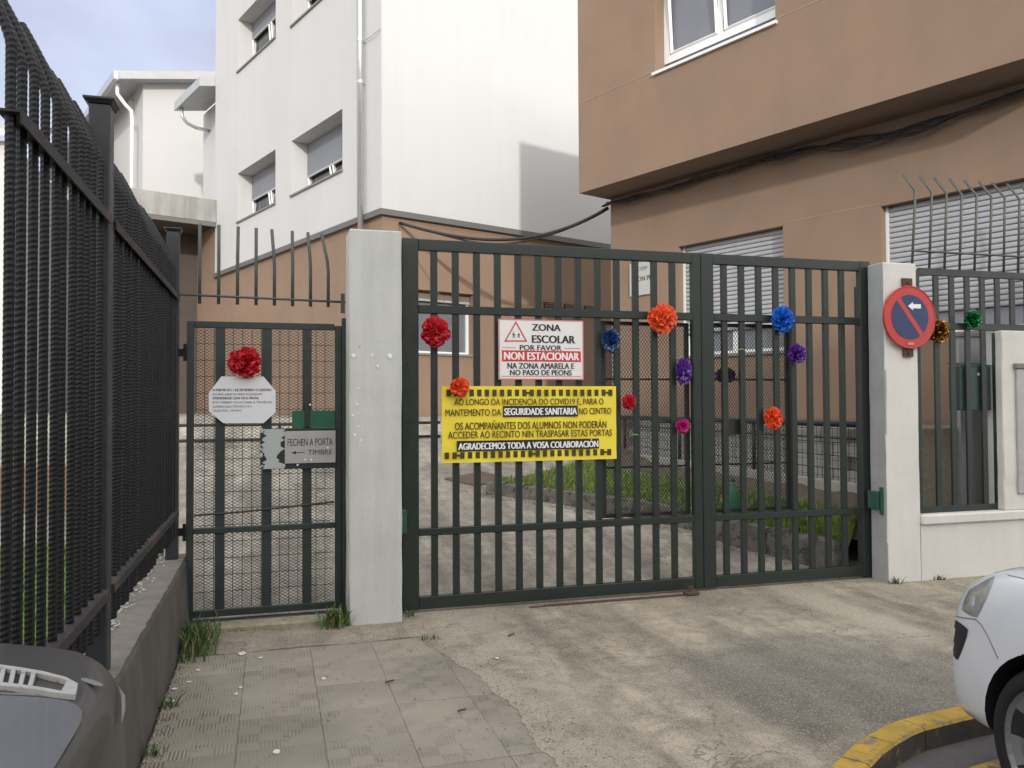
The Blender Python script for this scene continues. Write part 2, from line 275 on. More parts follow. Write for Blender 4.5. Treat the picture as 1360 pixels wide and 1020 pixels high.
# ------------------------------------------------------------------ building helpers
def root_of(o):
    while o.parent: o = o.parent
    return o
class MB:
    def __init__(s, f=None): s.bm = bmesh.new(); s.f = f
    def v(s, p): return s.bm.verts.new(s.f(*p) if s.f else p)
    def face(s, pts, mi=0):
        f = s.bm.faces.new([s.v(p) for p in pts]); f.material_index = mi; return f
    def box(s, x0, x1, y0, y1, z0, z1, bev=0.0):
        c = [s.v(p) for p in ((x0,y0,z0),(x1,y0,z0),(x1,y1,z0),(x0,y1,z0),(x0,y0,z1),(x1,y0,z1),(x1,y1,z1),(x0,y1,z1))]
        fs = [s.bm.faces.new([c[i] for i in q]) for q in ((3,2,1,0),(4,5,6,7),(0,1,5,4),(1,2,6,5),(2,3,7,6),(3,0,4,7))]
        if bev:
            es = list({e for f in fs for e in f.edges})
            bmesh.ops.bevel(s.bm, geom=es, offset=bev, segments=1, affect='EDGES')
        return s
    def prism(s, pts, d):      # pts: list of 3d points, d: extrusion vector
        a = [s.v(p) for p in pts]; b = [s.v(tuple(V(p)+V(d))) for p in pts]
        s.bm.faces.new(a); s.bm.faces.new(b[::-1]); n = len(a)
        for i in range(n): s.bm.faces.new((a[i], b[i], b[(i+1) % n], a[(i+1) % n]))
        return s
    def tube(s, pts, r, n=8, caps=True):
        pts = [V(p) for p in pts]; R = r if isinstance(r, (list, tuple)) else [r]*len(pts); rings = []
        for i, p in enumerate(pts):
            t = (pts[min(i+1, len(pts)-1)]-pts[max(i-1, 0)]).normalized()
            a = V((0, 0, 1)) if abs(t.z) < 0.9 else V((1, 0, 0))
            x = t.cross(a).normalized(); y = t.cross(x)
            rings.append([s.v(tuple(p + (x*cos(2*pi*k/n)+y*sin(2*pi*k/n))*R[i])) for k in range(n)])
        for a, b in zip(rings, rings[1:]):
            for k in range(n): s.bm.faces.new((a[k], a[(k+1) % n], b[(k+1) % n], b[k]))
        if caps: s.bm.faces.new(rings[0][::-1]); s.bm.faces.new(rings[-1])
        return s
    def build(s, name, m, parent=None, smooth=False, kind=None, label=None, cat=None, group=None):
        bmesh.ops.recalc_face_normals(s.bm, faces=s.bm.faces)
        me = bpy.data.meshes.new(name)
        loc = root_of(parent).location if parent else V((0, 0, 0))
        if parent: bmesh.ops.translate(s.bm, verts=s.bm.verts, vec=-loc)
        s.bm.to_mesh(me); s.bm.free()
        for mm in (m if isinstance(m, (list, tuple)) else [m]): me.materials.append(mm)
        if smooth: me.polygons.foreach_set('use_smooth', [True]*len(me.polygons))
        o = bpy.data.objects.new(name, me); COL.objects.link(o)
        if parent: o.parent = parent
        return tag(o, label, cat, group, kind)
def tag(o, label=None, cat=None, group=None, kind=None):
    if label: o['label'] = label
    if cat: o['category'] = cat
    if group: o['group'] = group
    if kind: o['kind'] = kind
    return o
def thing(name, label, cat, loc=(0, 0, 0), group=None):
    o = bpy.data.objects.new(name, None); COL.objects.link(o); o.location = loc; o.empty_display_size = 0.1
    return tag(o, label, cat, group)
def dup(o, off=(0, 0, 0), parent=None):
    c = o.copy(); COL.objects.link(c); c.parent = parent or o.parent; c.location = o.location + V(off); return c
def smooth_by_angle(o, ang=35):
    me = o.data; me.polygons.foreach_set('use_smooth', [True]*len(me.polygons))
    bm = bmesh.new(); bm.from_mesh(me)
    for e in bm.edges:
        if len(e.link_faces) == 2 and e.calc_face_angle(0) > radians(ang): e.smooth = False
    bm.to_mesh(me); bm.free()
DG = bpy.context.evaluated_depsgraph_get
def text(parent, s, O, ux, uz, wd, ht, m, bold=0.0, name='lettering'):
    c = bpy.data.curves.new('txt', 'FONT'); c.body = s; c.size = 1.0; c.resolution_u = 3
    o = bpy.data.objects.new('txt', c); COL.objects.link(o); bpy.context.view_layer.update()
    me = bpy.data.meshes.new_from_object(o.evaluated_get(DG())); bpy.data.objects.remove(o); bpy.data.curves.remove(c)
    xs = [v.co.x for v in me.vertices]; ys = [v.co.y for v in me.vertices]
    x0, x1, y0, y1 = min(xs), max(xs), min(ys), max(ys)
    loc = root_of(parent).location; O = V(O); ux = V(ux); uz = V(uz)
    for v in me.vertices:
        v.co = O + ux*((v.co.x-x0)/(x1-x0)*wd) + uz*((v.co.y-y0)/(y1-y0)*ht) - loc
    if bold > 0:
        bm = bmesh.new(); bm.from_mesh(me); src = list(bm.faces); wpx = ht*bold
        for k, dx in enumerate((-1.0, 1.0)):
            r_ = bmesh.ops.duplicate(bm, geom=src); vs = [g for g in r_['geom'] if isinstance(g, bmesh.types.BMVert)]
            bmesh.ops.translate(bm, verts=vs, vec=ux*(wpx*dx)+ux.cross(uz)*(-0.00025*(k+1)))
        bm.to_mesh(me); bm.free()
    me.materials.clear(); me.materials.append(m); me.name = name
    t = bpy.data.objects.new(name, me); COL.objects.link(t); t.parent = parent; return t
def facade(mb, P, u0, u1, z0, z1, holes=(), depth=0.3):
    us = sorted({u0, u1, *[h[i] for h in holes for i in (0, 1)]}); zs = sorted({z0, z1, *[h[i] for h in holes for i in (2, 3)]})
    for a, b in zip(us, us[1:]):
        for c, d in zip(zs, zs[1:]):
            m_, n_ = (a+b)/2, (c+d)/2
            if any(h[0] < m_ < h[1] and h[2] < n_ < h[3] for h in holes): continue
            mb.face([P(a, 0, c), P(b, 0, c), P(b, 0, d), P(a, 0, d)])
    for h in holes:
        a, b, c, d = h
        for q in (((a,0,c),(a,depth,c),(a,depth,d),(a,0,d)), ((b,0,c),(b,depth,c),(b,depth,d),(b,0,d)), ((a,0,c),(b,0,c),(b,depth,c),(a,depth,c)), ((a,0,d),(b,0,d),(b,depth,d),(a,depth,d))):
            mb.face([P(*x) for x in q])
def expanded(mb, P, u0, u1, z0, z1, cw, ch, t=0.0035, vert=False):
    nu = max(1, round((u1-u0)/cw)); nz_ = max(1, round((z1-z0)/ch)); cw = (u1-u0)/nu; ch = (z1-z0)/nz_
    def seg(a, b):
        a, b = V(a), V(b); d = b-a; n = V((-d.y, d.x)).normalized()*t/2
        pts = [(a-n), (b-n), (b+n), (a+n)]
        f = [mb.v(P(p.x, 0, p.y)) for p in pts]; g = [mb.v(P(p.x, t, p.y)) for p in pts]
        mb.bm.faces.new(f); mb.bm.faces.new((f[0], f[1], g[1], g[0])); mb.bm.faces.new((f[2], f[3], g[3], g[2]))
    for i in range(nu):
        for j in range(nz_):
            x, z = u0+i*cw, z0+j*ch; m_ = x+cw/2
            for a, b in (((x, z+ch/2), (m_, z)), ((x, z+ch/2), (m_, z+ch)), ((m_, z), (x+cw, z+ch/2)), ((m_, z+ch), (x+cw, z+ch/2))): seg(a, b)
I = lambda x, y, z: (x, y, z)

# ================================================================== SETTING: ground
def ramp(y): return 1.36*max(0.0, min(1.0, (y-6.6)/8.4))
MB().box(-150, 150, -150, 150, -0.7, -0.16).build('ground', M['asphalt'], kind='structure')
mb = MB(); mb.face([(-30, -9.5, -0.10), (30, -9.5, -0.10), (30, 4.4, -0.10), (-30, 4.4, -0.10)]); mb.build('road', M['asphalt'], kind='structure')
def offset_line(pts, d):
    r = []
    for i, p in enumerate(pts):
        a = V(pts[max(i-1, 0)]); b = V(pts[min(i+1, len(pts)-1)]); t = (b-a).normalized(); r.append((p[0]-t.y*d, p[1]+t.x*d))
    return r
# kerb line of the driveway apron
KL = [(-6.0, 0.75), (-2.4, 1.0), (-0.6, 1.5), (0.6, 2.1), (1.56, 2.5), (2.11, 2.875), (2.40, 3.07), (2.67, 3.245), (2.985, 3.385), (3.444, 3.455), (4.2, 3.49), (5.4, 3.5), (6.6, 3.5), (8.5, 3.5), (12, 3.5)]
KW = 0.125
KL = offset_line(KL, -0.075)
KI = offset_line(KL, KW)
# slab under everything on the pavement side
mb = MB(); a = [mb.v((x, y, -0.03)) for x, y in KI]; b = [mb.v((x, 6.42, -0.03)) for x, y in KI]
for i in range(len(a)-1): mb.bm.faces.new((a[i], a[i+1], b[i+1], b[i]))
pav = mb.build('pavement', M['mortar'], kind='structure')
# ribbed paving tiles, one object each
tm = None
for r in range(10):
    for c in range(5):
        x, y = -0.36+0.4*c, 5.43-0.4*r
        if y < 1.9+0.5*max(0, x) or (c == 4 and r < 1): continue
        if tm is None:
            t = MB().box(-0.1994, 0.1994, -0.1994, 0.1994, -0.028, 0.0, bev=0.0016).build('tile', M['tile'], pav); tm = t
        else:
            t = tm.copy(); COL.objects.link(t)
        t.location = (x, y, random.uniform(-0.0025, 0.0006)); t.rotation_euler = (random.uniform(-0.004, 0.004), random.uniform(-0.004, 0.004), 0)
# concrete apron poured over the tiles, ragged left edge
rag = []
rr = random.Random(3)
yy = 5.62; wv_ = 0.0
while yy > 2.4:
    wv_ = wv_*0.93 + rr.uniform(-0.012, 0.012)
    rag.append((1.02+0.10*(5.6-yy)+wv_+0.035*sin(yy*3.1), yy)); yy -= 0.025
left = [(-0.57, 5.66)] + [(x, 5.64+0.02*sin(x*9)+rr.uniform(-0.006, 0.006)) for x in [-0.45+0.03*i for i in range(48)]]
edge = left + rag
endp = [(max(p[0], rag[-1][0]+0.02), p[1]) for p in KI if p[0] > rag[-1][0]]
poly = [(-0.57, 6.42)] + edge + endp + [(12, 6.42)]
mb = MB(); pv = [mb.v((x, y, 0.0022)) for x, y in poly]
pe = [mb.bm.edges.new((pv[i], pv[(i+1) % len(pv)])) for i in range(len(pv))]
bmesh.ops.triangle_fill(mb.bm, edges=pe, use_beauty=True)
for f in list(mb.bm.faces):
    f.normal_update()
    if f.normal.z < 0: f.normal_flip()
for p, q in zip(edge, edge[1:]): mb.face([(p[0], p[1], 0.0022), (q[0], q[1], 0.0022), (q[0], q[1], -0.03), (p[0], p[1], -0.03)])
apron = mb.build('driveway_apron', M['apron'], kind='structure')
mb = MB(); mb.face([(-8, 0.9, 0), (-0.572, 0.9, 0), (-0.572, 2.62, 0), (-8, 2.62, 0)]); mb.build('side_pavement', M['apron'], kind='structure')
# kerb stones painted yellow
kb = MB(); kb.box(-6, -5.99, 0.8, 0.9, -0.15, -0.14); kerb = kb.build('kerb', M['kerb_face'], kind='structure')
def resample(pts, step):
    out = [V(pts[0])]; acc = 0
    for a, b in zip(pts, pts[1:]):
        a, b = V(a), V(b); l = (b-a).length; d = step-acc
        while d < l: out.append(a+(b-a)*(d/l)); d += step
        acc = (acc+l) % step
    return out
ks = resample(KL, 0.1); ki = offset_line([tuple(p) for p in ks], KW)
n = 6
for i in range(0, len(ks)-n, n):
    mb = MB(); A_, B_ = [tuple(p) for p in ks[i:i+n+1]], ki[i:i+n+1]
    g = 0.004
    for j in range(len(A_)-1):
        a, b, c, d = V(A_[j]), V(A_[j+1]), V(B_[j+1]), V(B_[j])
        if j == 0: a = a.lerp(b, 0.04); d = d.lerp(c, 0.04)
        h0 = 0.012+rr.uniform(-0.002, 0.002)
        mb.face([(*a, h0-0.014), (*b, h0-0.014), (*b.lerp(c, 0.12), h0), (*a.lerp(d, 0.12), h0)], 0)
        mb.face([(*a.lerp(d, 0.12), h0), (*b.lerp(c, 0.12), h0), (*c, h0), (*d, h0)], 0)
        mb.face([(*a, h0-0.014), (*b, h0-0.014), (*b, -0.135), (*a, -0.135)], 1)
        mb.face([(*d, h0), (*c, h0), (*c, -0.1), (*d, -0.1)], 1)
    mb.build('kerb_stone', [M['kerb_yellow'], M['kerb_face']], kerb)
# yellow line on the road
rl0, rl1 = offset_line([tuple(p) for p in ks], -0.22), offset_line([tuple(p) for p in ks], -0.33)
mb = MB()
for i in range(20, len(ks)-1):
    mb.face([(*rl0[i], -0.094), (*rl0[i+1], -0.094), (*rl1[i+1], -0.094), (*rl1[i], -0.094)])
mb.build('road_marking', M['road_paint'], kind='structure')
# yard: ramp up behind the gate
mb = MB(); xs = [-40, -12, -5, -0.86, 1, 3, 5, 8, 14, 40]; ys = [6.425, 6.6]+[6.6+0.7*i for i in range(1, 13)]+[20, 34, 60]
gv = [[mb.v((x, y, ramp(y)+(0.0 if y < 14 else 0.0))) for x in xs] for y in ys]
for j in range(len(ys)-1):
    for i in range(len(xs)-1): mb.bm.faces.new((gv[j][i], gv[j][i+1], gv[j+1][i+1], gv[j+1][i]))
mb.build('yard', M['yard'], kind='structure')
# gate sill strip
mb = MB(); mb.box(-0.565, 0.53, 6.15, 6.41, -0.02, 0.045, bev=0.015); mb.build('threshold', M['sandy'], kind='structure')
# lawn behind the fence
MB().box(-14, -0.90, 2.0, 7.7, 0.0, 0.44).build('lawn', M['lawn'], kind='structure')

# ================================================================== LOW WALL AND REBAR FENCE
lw = thing('low_wall', 'low stained concrete wall with shade-darkened front and a crumbling top, under the black bar fence', 'wall', (-0.7, 4.6, 0))
mb = MB(); ny = 70
prof = []
for j in range(ny+1):
    y = 2.5+(6.62-2.5)*j/ny
    k = rr.uniform(-0.004, 0.004); h = 0.492+rr.uniform(-0.004, 0.004)
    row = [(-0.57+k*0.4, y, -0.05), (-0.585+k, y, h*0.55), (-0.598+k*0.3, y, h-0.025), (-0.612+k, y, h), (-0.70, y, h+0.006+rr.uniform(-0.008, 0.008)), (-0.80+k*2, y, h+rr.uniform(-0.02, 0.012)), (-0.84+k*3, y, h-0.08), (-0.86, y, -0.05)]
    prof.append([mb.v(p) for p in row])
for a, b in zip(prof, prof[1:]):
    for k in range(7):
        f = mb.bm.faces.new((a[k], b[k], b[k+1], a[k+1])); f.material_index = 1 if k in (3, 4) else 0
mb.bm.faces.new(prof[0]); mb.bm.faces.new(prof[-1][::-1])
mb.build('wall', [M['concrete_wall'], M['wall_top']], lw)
cr_ = random.Random(8); mb = MB()
for i in range(260):
    x, y, r = -0.80+abs(cr_.gauss(0, 0.035)), cr_.uniform(2.6, 6.6), cr_.uniform(0.004, 0.016); c = V((x, y, 0.492+r*0.3)); vs = [mb.v(tuple(c+V(d)*r*cr_.uniform(0.6, 1.2))) for d in ((1,0,0),(-1,0,0),(0,1,0),(0,-1,0),(0,0,0.9))]
    for a, b in ((0,2),(2,1),(1,3),(3,0)): mb.bm.faces.new((vs[a], vs[b], vs[4]))
mb.build('crumbled_mortar', M['retain'], lw, kind='stuff')
fe = thing('bar_fence', 'tall black fence of ribbed steel bars on the low concrete wall', 'fence', (-0.69, 4.3, 0.49))
for y in (3.80, 6.43):
    mb = MB(); mb.box(-0.740, -0.656, y-0.042, y+0.05, 0.47, 2.868, bev=0.006); p = mb.build('post', M['fence_post'], fe)
    mb = MB(); z0 = 2.866
    mb.prism([(-0.743, y-0.046, z0), (-0.653, y-0.046, z0), (-0.641, y-0.06, z0+0.018), (-0.757, y-0.06, z0+0.018)], (0, 0.12, 0)); mb.box(-0.759, -0.639, y-0.061, y+0.075, z0+0.016, z0+0.024)
    mb.build('cap', M['fence_post'], p)
for z in (2.39, 0.834):
    for ya, yb in ((2.47, 3.75), (3.86, 6.38)):
        mb = MB(); mb.box(-0.711, -0.652, ya, yb, z, z+0.007); mb.box(-0.652, -0.646, ya, yb, z-0.032, z+0.007); mb.build('rail', M['fence_rail'], fe)
# one ribbed bar, then copies
mb = MB(); n = 8; rings = []; z = 0.66; bx, by = -0.683, 2.50
k = 0
while z < 2.83:
    r = 0.0148 if k % 2 else 0.0134
    rings.append([mb.v((bx+r*cos(2*pi*i/n)-0.107*max(0, (z-2.585)/0.246)**1.3, by+r*sin(2*pi*i/n), z+0.006*cos(2*pi*i/n+0.8))) for i in range(n)])
    z += 0.0085; k += 1
for a, b in zip(rings, rings[1:]):
    for i in range(n): mb.bm.faces.new((a[i], a[(i+1) % n], b[(i+1) % n], b[i]))
mb.bm.faces.new(rings[0][::-1]); mb.bm.faces.new(rings[-1])
bar0 = mb.build('bar', M['fence_black'], fe)
i = 1
while 2.50+0.119*i < 6.36:
    y = 2.50+0.119*i
    if abs(y-3.804) > 0.07: dup(bar0, (rr.uniform(-0.004, 0.004), 0.119*i+rr.uniform(-0.005, 0.005), rr.uniform(-0.02, 0.012)))
    i += 1

# ================================================================== PEDESTRIAN GATE
pg = thing('pedestrian_gate', 'narrow dark green gate with wire mesh, left of the grey pillar', 'gate', (-0.06, 6.4, 0.03))
mb = MB(); mb.box(-0.60, -0.55, 6.385, 6.425, 0.055, 2.215, bev=0.004); mb.build('stile', M['ped_green'], pg)
mb = MB(); mb.box(0.455, 0.505, 6.385, 6.425, 0.055, 2.20, bev=0.004); mb.build('stile', M['ped_green'], pg)
mb = MB(); mb.box(0.507, 0.545, 6.375, 6.435, 0.0, 2.26, bev=0.004); mb.build('jamb', M['ped_green'], pg)
for z0, z1, y0 in ((2.165, 2.215, 6.386), (0.665, 0.705, 6.378), (0.06, 0.11, 6.386)):
    mb = MB(); mb.box(-0.548, 0.453, y0, 6.424, z0, z1, bev=0.004); mb.build('rail', M['ped_green'], pg)
for x0, x1 in ((-0.404, -0.336), (-0.076, -0.006), (0.215, 0.283)):
    mb = MB(); mb.box(x0, x1, 6.390, 6.402, 0.112, 2.163, bev=0.002); mb.build('slat', M['ped_green'], pg)
mb = MB(); expanded(mb, lambda u, v, z: (u, 6.406+v, z), -0.545, 0.45, 0.115, 2.16, 0.040, 0.0235, 0.0030); mb.build('wire_mesh', M['mesh_black'], pg, kind='stuff')
mb = MB()
for i in range(1, 15): x = -0.545+0.0663*i; mb.box(x-0.0022, x+0.0022, 6.413, 6.417, 0.115, 2.16)
for i in range(1, 17): z = 0.115+0.121*i; mb.box(-0.545, 0.45, 6.4175, 6.421, z-0.002, z+0.002)
mb.build('wire_grid', M['mesh_black'], pg, kind='stuff')
mb = MB(); mb.tube([(-0.545, 6.39, 0.80), (-0.2, 6.384, 0.815), (0.45, 6.392, 0.862)], 0.008, 6); mb.build('tie_rod', M['mesh_black'], pg)
for z in (1.98, 0.68):
    mb = MB(); mb.box(-0.655, -0.602, 6.395, 6.425, z-0.025, z+0.03); mb.box(-0.622, -0.60, 6.375, 6.384, z-0.06, z+0.065); mb.build('hinge', M['fence_black'], pg)
mb = MB(); mb.box(0.14, 0.453, 6.376, 6.383, 1.425, 1.555); mb.build('lock_plate', M['plate_green'], pg)
mb = MB(); mb.box(0.232, 0.266, 6.362, 6.374, 1.43, 1.62, bev=0.004); mb.build('lock_cover', M['plate_dark'], pg)
mb = MB(); mb.box(-0.6, 0.545, 6.30, 6.372, 0.006, 0.052, bev=0.006); mb.build('bottom_angle', M['fence_post'], pg)

sr = thing('spike_rail', 'thin green rod with a row of eight upright spikes, above the narrow gate', 'spikes', (-0.05, 6.4, 2.4))
MB().tube([(-0.655, 6.4, 2.407), (-0.05, 6.4, 2.396), (0.535, 6.4, 2.385)], 0.009, 8).build('rod', M['rebar_green'], sr, smooth=True)
mb = MB(); mb.box(0.50, 0.53, 6.385, 6.415, 2.30, 2.45); mb.build('bracket', M['rebar_green'], sr)
for i in range(8):
    x = -0.515+0.1317*i; b = (0, 0.0, 0.004, 0.0, -0.02, -0.003, -0.02, -0.05)[i]
    MB().tube([(x, 6.412, 2.345), (x, 6.412, 2.62), (x+b*0.15, 6.412, 2.70), (x+b, 6.412, 2.935-0.004*i)], 0.0125, 7).build('spike', M['rebar_green'], sr, smooth=True)

# ================================================================== PILLARS AND BOUNDARY WALL
def rough_box(x0, x1, y0, y1, z0, z1, seed, nz_=14, jit=0.004):
    mb = MB(); r_ = random.Random(seed); mb.box(x0, x1, y0, y1, z0, z1)
    bmesh.ops.subdivide_edges(mb.bm, edges=[e for e in mb.bm.edges if abs(e.verts[0].co.z-e.verts[1].co.z) > 0.5], cuts=nz_, use_grid_fill=True)
    es = [e for e in mb.bm.edges if len(e.link_faces) == 2 and e.calc_face_angle(0) > 0.8]
    bmesh.ops.bevel(mb.bm, geom=es, offset=0.008, segments=1, affect='EDGES')
    for v in mb.bm.verts: v.co += V((r_.uniform(-jit, jit), r_.uniform(-jit, jit), 0))
    return mb
gp = thing('gate_pillar', 'light grey painted concrete pillar between the narrow gate and the double gate', 'pillar', (0.72, 6.2, 0))
rough_box(0.535, 0.918, 6.07, 6.36, -0.03, 2.885, 4, jit=0.003).build('shaft', M['pillar_grey'], gp)
mb = MB()
for (x, z, s) in ((0.565, 1.955, 0.018), (0.70, 1.96, 0.012), (0.83, 1.955, 0.022), (0.74, 1.88, 0.012), (0.59, 1.60, 0.011), (0.56, 1.52, 0.009), (0.60, 1.44, 0.008), (0.575, 1.38, 0.012), (0.62, 1.34, 0.008), (0.60, 1.72, 0.007)):
    mb.face([(x+s*cos(a)*(0.8+0.3*sin(3*a)), 6.063, z+s*sin(a)*0.9) for a in [2*pi*k/7 for k in range(7)]])
mb.build('paint_chip', M['ink_white'], gp)
bw = thing('boundary_wall', 'white rendered wall and pillars right of the double gate, with a barred opening', 'wall', (6.2, 6.2, 0))
mb = rough_box(5.205, 5.56, 6.06, 6.27, -0.03, 2.84, 9, jit=0.003)
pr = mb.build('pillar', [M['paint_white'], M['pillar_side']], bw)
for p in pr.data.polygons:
    if p.normal.x < -0.7: p.material_index = 1  # shade on the pillar's left side put in as darker grey
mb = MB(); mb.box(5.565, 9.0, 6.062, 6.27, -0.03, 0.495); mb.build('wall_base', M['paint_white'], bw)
mb = MB(); mb.box(5.562, 9.0, 6.03, 6.27, 0.497, 0.585, bev=0.012); mb.build('ledge', M['paint_white'], bw)
rough_box(6.515, 8.2, 6.062, 6.27, 0.587, 2.258, 12, jit=0.003).build('pier', M['paint_white'], bw)
mb = MB(); mb.box(6.66, 7.05, 6.035, 6.06, 0.74, 1.9, bev=0.004); mb.build('meter_door', M['alu'], bw)
mb = MB(); mb.box(6.64, 7.07, 6.02, 6.06, 1.902, 1.95, bev=0.004); mb.build('meter_lintel', M['sill_grey'], bw)

rg = thing('railing_panel', 'dark green barred railing in the opening of the white boundary wall', 'railing', (6.1, 6.15, 0.59))
mb = MB(); mb.box(5.612, 5.66, 6.135, 6.165, 0.59, 2.80); mb.build('stile', M['gate_green'], rg)
mb = MB(); mb.box(6.545, 6.60, 6.135, 6.165, 0.645, 2.24); mb.box(6.505, 6.545, 6.135, 6.165, 0.645, 2.24); mb.build('stile', M['gate_green'], rg)
mb = MB(); mb.box(5.661, 6.60, 6.135, 6.165, 0.59, 0.643, bev=0.003); mb.build('rail', M['gate_green'], rg)
mb = MB(); mb.box(5.661, 9.0, 6.135, 6.165, 2.262, 2.325, bev=0.003); mb.build('rail', M['gate_green'], rg)
mb = MB(); mb.box(5.661, 9.0, 6.135, 6.165, 2.755, 2.82, bev=0.003); mb.build('rail', M['gate_green'], rg)
for i, x in enumerate((5.853, 6.03, 6.205, 6.385)):
    mb = MB(); mb.box(x-0.027, x+0.027, 6.139, 6.161, 0.644, 2.261); o = mb.build('bar', M['gate_green'], rg) if i == 0 else None
    if i == 0: lo = o
    else: mb.bm.free(); dup(lo, (x-5.853, 0, 0))
mb = MB(); mb.box(5.853-0.027, 5.853+0.027, 6.139, 6.161, 2.326, 2.754); hi = mb.build('bar', M['gate_green'], rg)
for i in range(1, 17): dup(hi, (0.1775*i, 0, 0))
sp = thing('spike_row', 'row of thin bent grey spikes on a rod above the white wall railing', 'spikes', (6.2, 6.2, 2.82))
MB().tube([(5.60, 6.155, 2.975), (9.0, 6.155, 2.985)], 0.010, 6).build('rod', M['rebar_green'], sp, smooth=True)
for i in range(18):
    x = 5.632+0.173*i; j = rr.uniform(-0.012, 0.012)
    MB().tube([(x-(0.02 if i == 0 else 0), 6.17, 2.815), (x+0.03+j, 6.17, 3.40), (x+0.035+j, 6.17, 3.535), (x+0.028+j, 6.30, 3.715)], 0.0115, 6).build('spike', M['rebar_green'], sp, smooth=True)

mbx = thing('mailbox', 'dark green metal letterbox hung behind the bars of the white wall opening', 'mailbox', (6.3, 6.25, 1.5))
mb = MB(); mb.box(6.125, 6.49, 6.168, 6.30, 1.515, 1.925, bev=0.006); mb.build('box', M['mail_green'], mbx)
mb = MB(); mb.prism([(6.115, 6.166, 1.927), (6.5, 6.166, 1.927), (6.5, 6.31, 1.955), (6.115, 6.31, 1.955)], (0, 0, 0.01)); mb.build('lid', M['mail_green'], mbx)
mb = MB(); mb.box(6.33, 6.35, 6.160, 6.167, 1.84, 1.865); mb.build('lock', M['alu'], mbx)
cab = thing('yard_partition', 'smooth pale grey partition behind the letterbox', 'partition', (6.9, 6.58, 0.3))
mb = MB(); mb.box(6.52, 7.3, 6.56, 6.60, 0.3, 2.24); mb.build('panel', M['pillar_side'], cab)
mb = MB(); mb.box(6.50, 7.32, 6.54, 6.62, 2.242, 2.262); mb.build('coping', M['sill_grey'], cab)

# ================================================================== DOUBLE GATE
def leaf(name, label, xs0, xs1, stl, str_, bars, hx, cat='gate'):
    g = thing(name, label, cat, ((xs0+xs1)/2, 6.3, 0.03))
    for x0, x1 in (stl, str_):
        mb = MB(); mb.box(x0, x1, 6.285, 6.345, 0.02, 2.883, bev=0.005); mb.build('stile', M['gate_green'], g)
    a, b = stl[1]+0.0005, str_[0]-0.0005
    for z0, z1 in ((2.793, 2.880), (2.303, 2.367), (0.585, 0.640), (0.024, 0.119)):
        mb = MB(); mb.box(a, b, 6.287, 6.343, z0, z1, bev=0.004); mb.build('rail', M['gate_green'], g)
    pro = {}
    for x in bars:
        for z0, z1 in ((2.3675, 2.7925), (0.6405, 2.3025), (0.1195, 0.5845)):
            if z0 not in pro:
                mb = MB(); mb.box(x-0.026, x+0.026, 6.297, 6.333, z0, z1, bev=0.003); pro[z0] = (mb.build('bar', M['gate_green'], g), x)
            else: dup(pro[z0][0], (x-pro[z0][1], 0, 0))
    mb = MB(); mb.box(hx-0.022, hx+0.022, 6.352, 6.39, 0.03, 2.66); mb.build('hinge_post', M['mesh_black'], g)
    return g
LB = [1.207+0.1712*i for i in range(13)]
gl = leaf('gate_leaf', 'wide left leaf of the dark green double gate, carrying the yellow banner', 0.95, 3.519, (0.955, 1.082), (3.44, 3.519), LB, 0.932)
RB = [3.755+0.1716*i for i in range(8)]
gr = leaf('gate_leaf', 'narrow right leaf of the dark green double gate, beside the white pillar', 3.523, 5.26, (3.523, 3.642), (5.14, 5.252), RB, 5.18)
def meshpanel(g, x0, x1, z0, z1, mids, cw, ch):
    mb = MB(); y = 6.362
    mb.box(x0, x0+0.035, y, y+0.03, z0, z1); mb.box(x1-0.035, x1, y, y+0.03, z0, z1)
    for z in (z0, z1-0.03): mb.box(x0+0.0355, x1-0.0355, y+0.001, y+0.029, z, z+0.03)
    for z in mids: mb.box(x0+0.0355, x1-0.0355, y+0.012, y+0.028, z-0.008, z+0.008)
    f = mb.build('mesh_frame', M['mesh_black'], g)
    mb = MB(); expanded(mb, lambda u, v, z: (u, y+0.006+v, z), x0+0.035, x1-0.035, z0+0.03, z1-0.03, cw, ch, 0.0032); mb.build('wire_mesh', M['mesh_black'], f, kind='stuff')
meshpanel(gl, 2.63, 3.44, 0.645, 2.285, (1.80, 1.06), 0.027, 0.040)
meshpanel(gr, 3.65, 4.44, 0.645, 2.29, (1.80, 1.06), 0.027, 0.040)
mb = MB(); mb.box(3.79, 3.985, 6.345, 6.361, 1.32, 1.45, bev=0.004); mb.build('lock_box', M['gate_green'], gr)
mb = MB(); mb.tube([(3.12, 6.352, 1.44), (3.50, 6.352, 1.44)], 0.011, 8); mb.box(3.12, 3.15, 6.345, 6.36, 1.36, 1.455); mb.build('bolt', M['mesh_black'], gl)
mb = MB(); mb.tube([(3.58, 6.352, 0.02), (3.58, 6.352, 0.55)], 0.012, 8); mb.build('drop_bolt', M['rust'], gr)
def hinge(g, x0, x1, z): 
    mb = MB(); mb.box(x0, x1, 6.24, 6.275, z-0.07, z+0.07, bev=0.006); mb.box(x0+0.01, x1-0.01, 6.276, 6.30, z-0.10, z+0.10, bev=0.004); mb.build('hinge', M['hinge_green'], g)
mb = MB(); mb.box(0.935, 0.975, 6.20, 6.283, 0.62, 0.80, bev=0.006); mb.build('hinge', M['hinge_green'], gl)
mb = MB(); mb.box(5.16, 5.203, 6.13, 6.26, 0.64, 0.80, bev=0.006); mb.box(5.178, 5.203, 6.10, 6.128, 0.60, 0.84, bev=0.004); mb.build('hinge', M['hinge_green'], gr)
for (x0, x1, y, z0) in ((1.92, 2.55, 6.215, 0.008), (2.3, 3.30, 6.19, 0.012)):
    pass
rb = thing('ground_rail', 'rusty flat bar lying along the ground under the double gate', 'bar', (2.6, 6.2, 0.01))
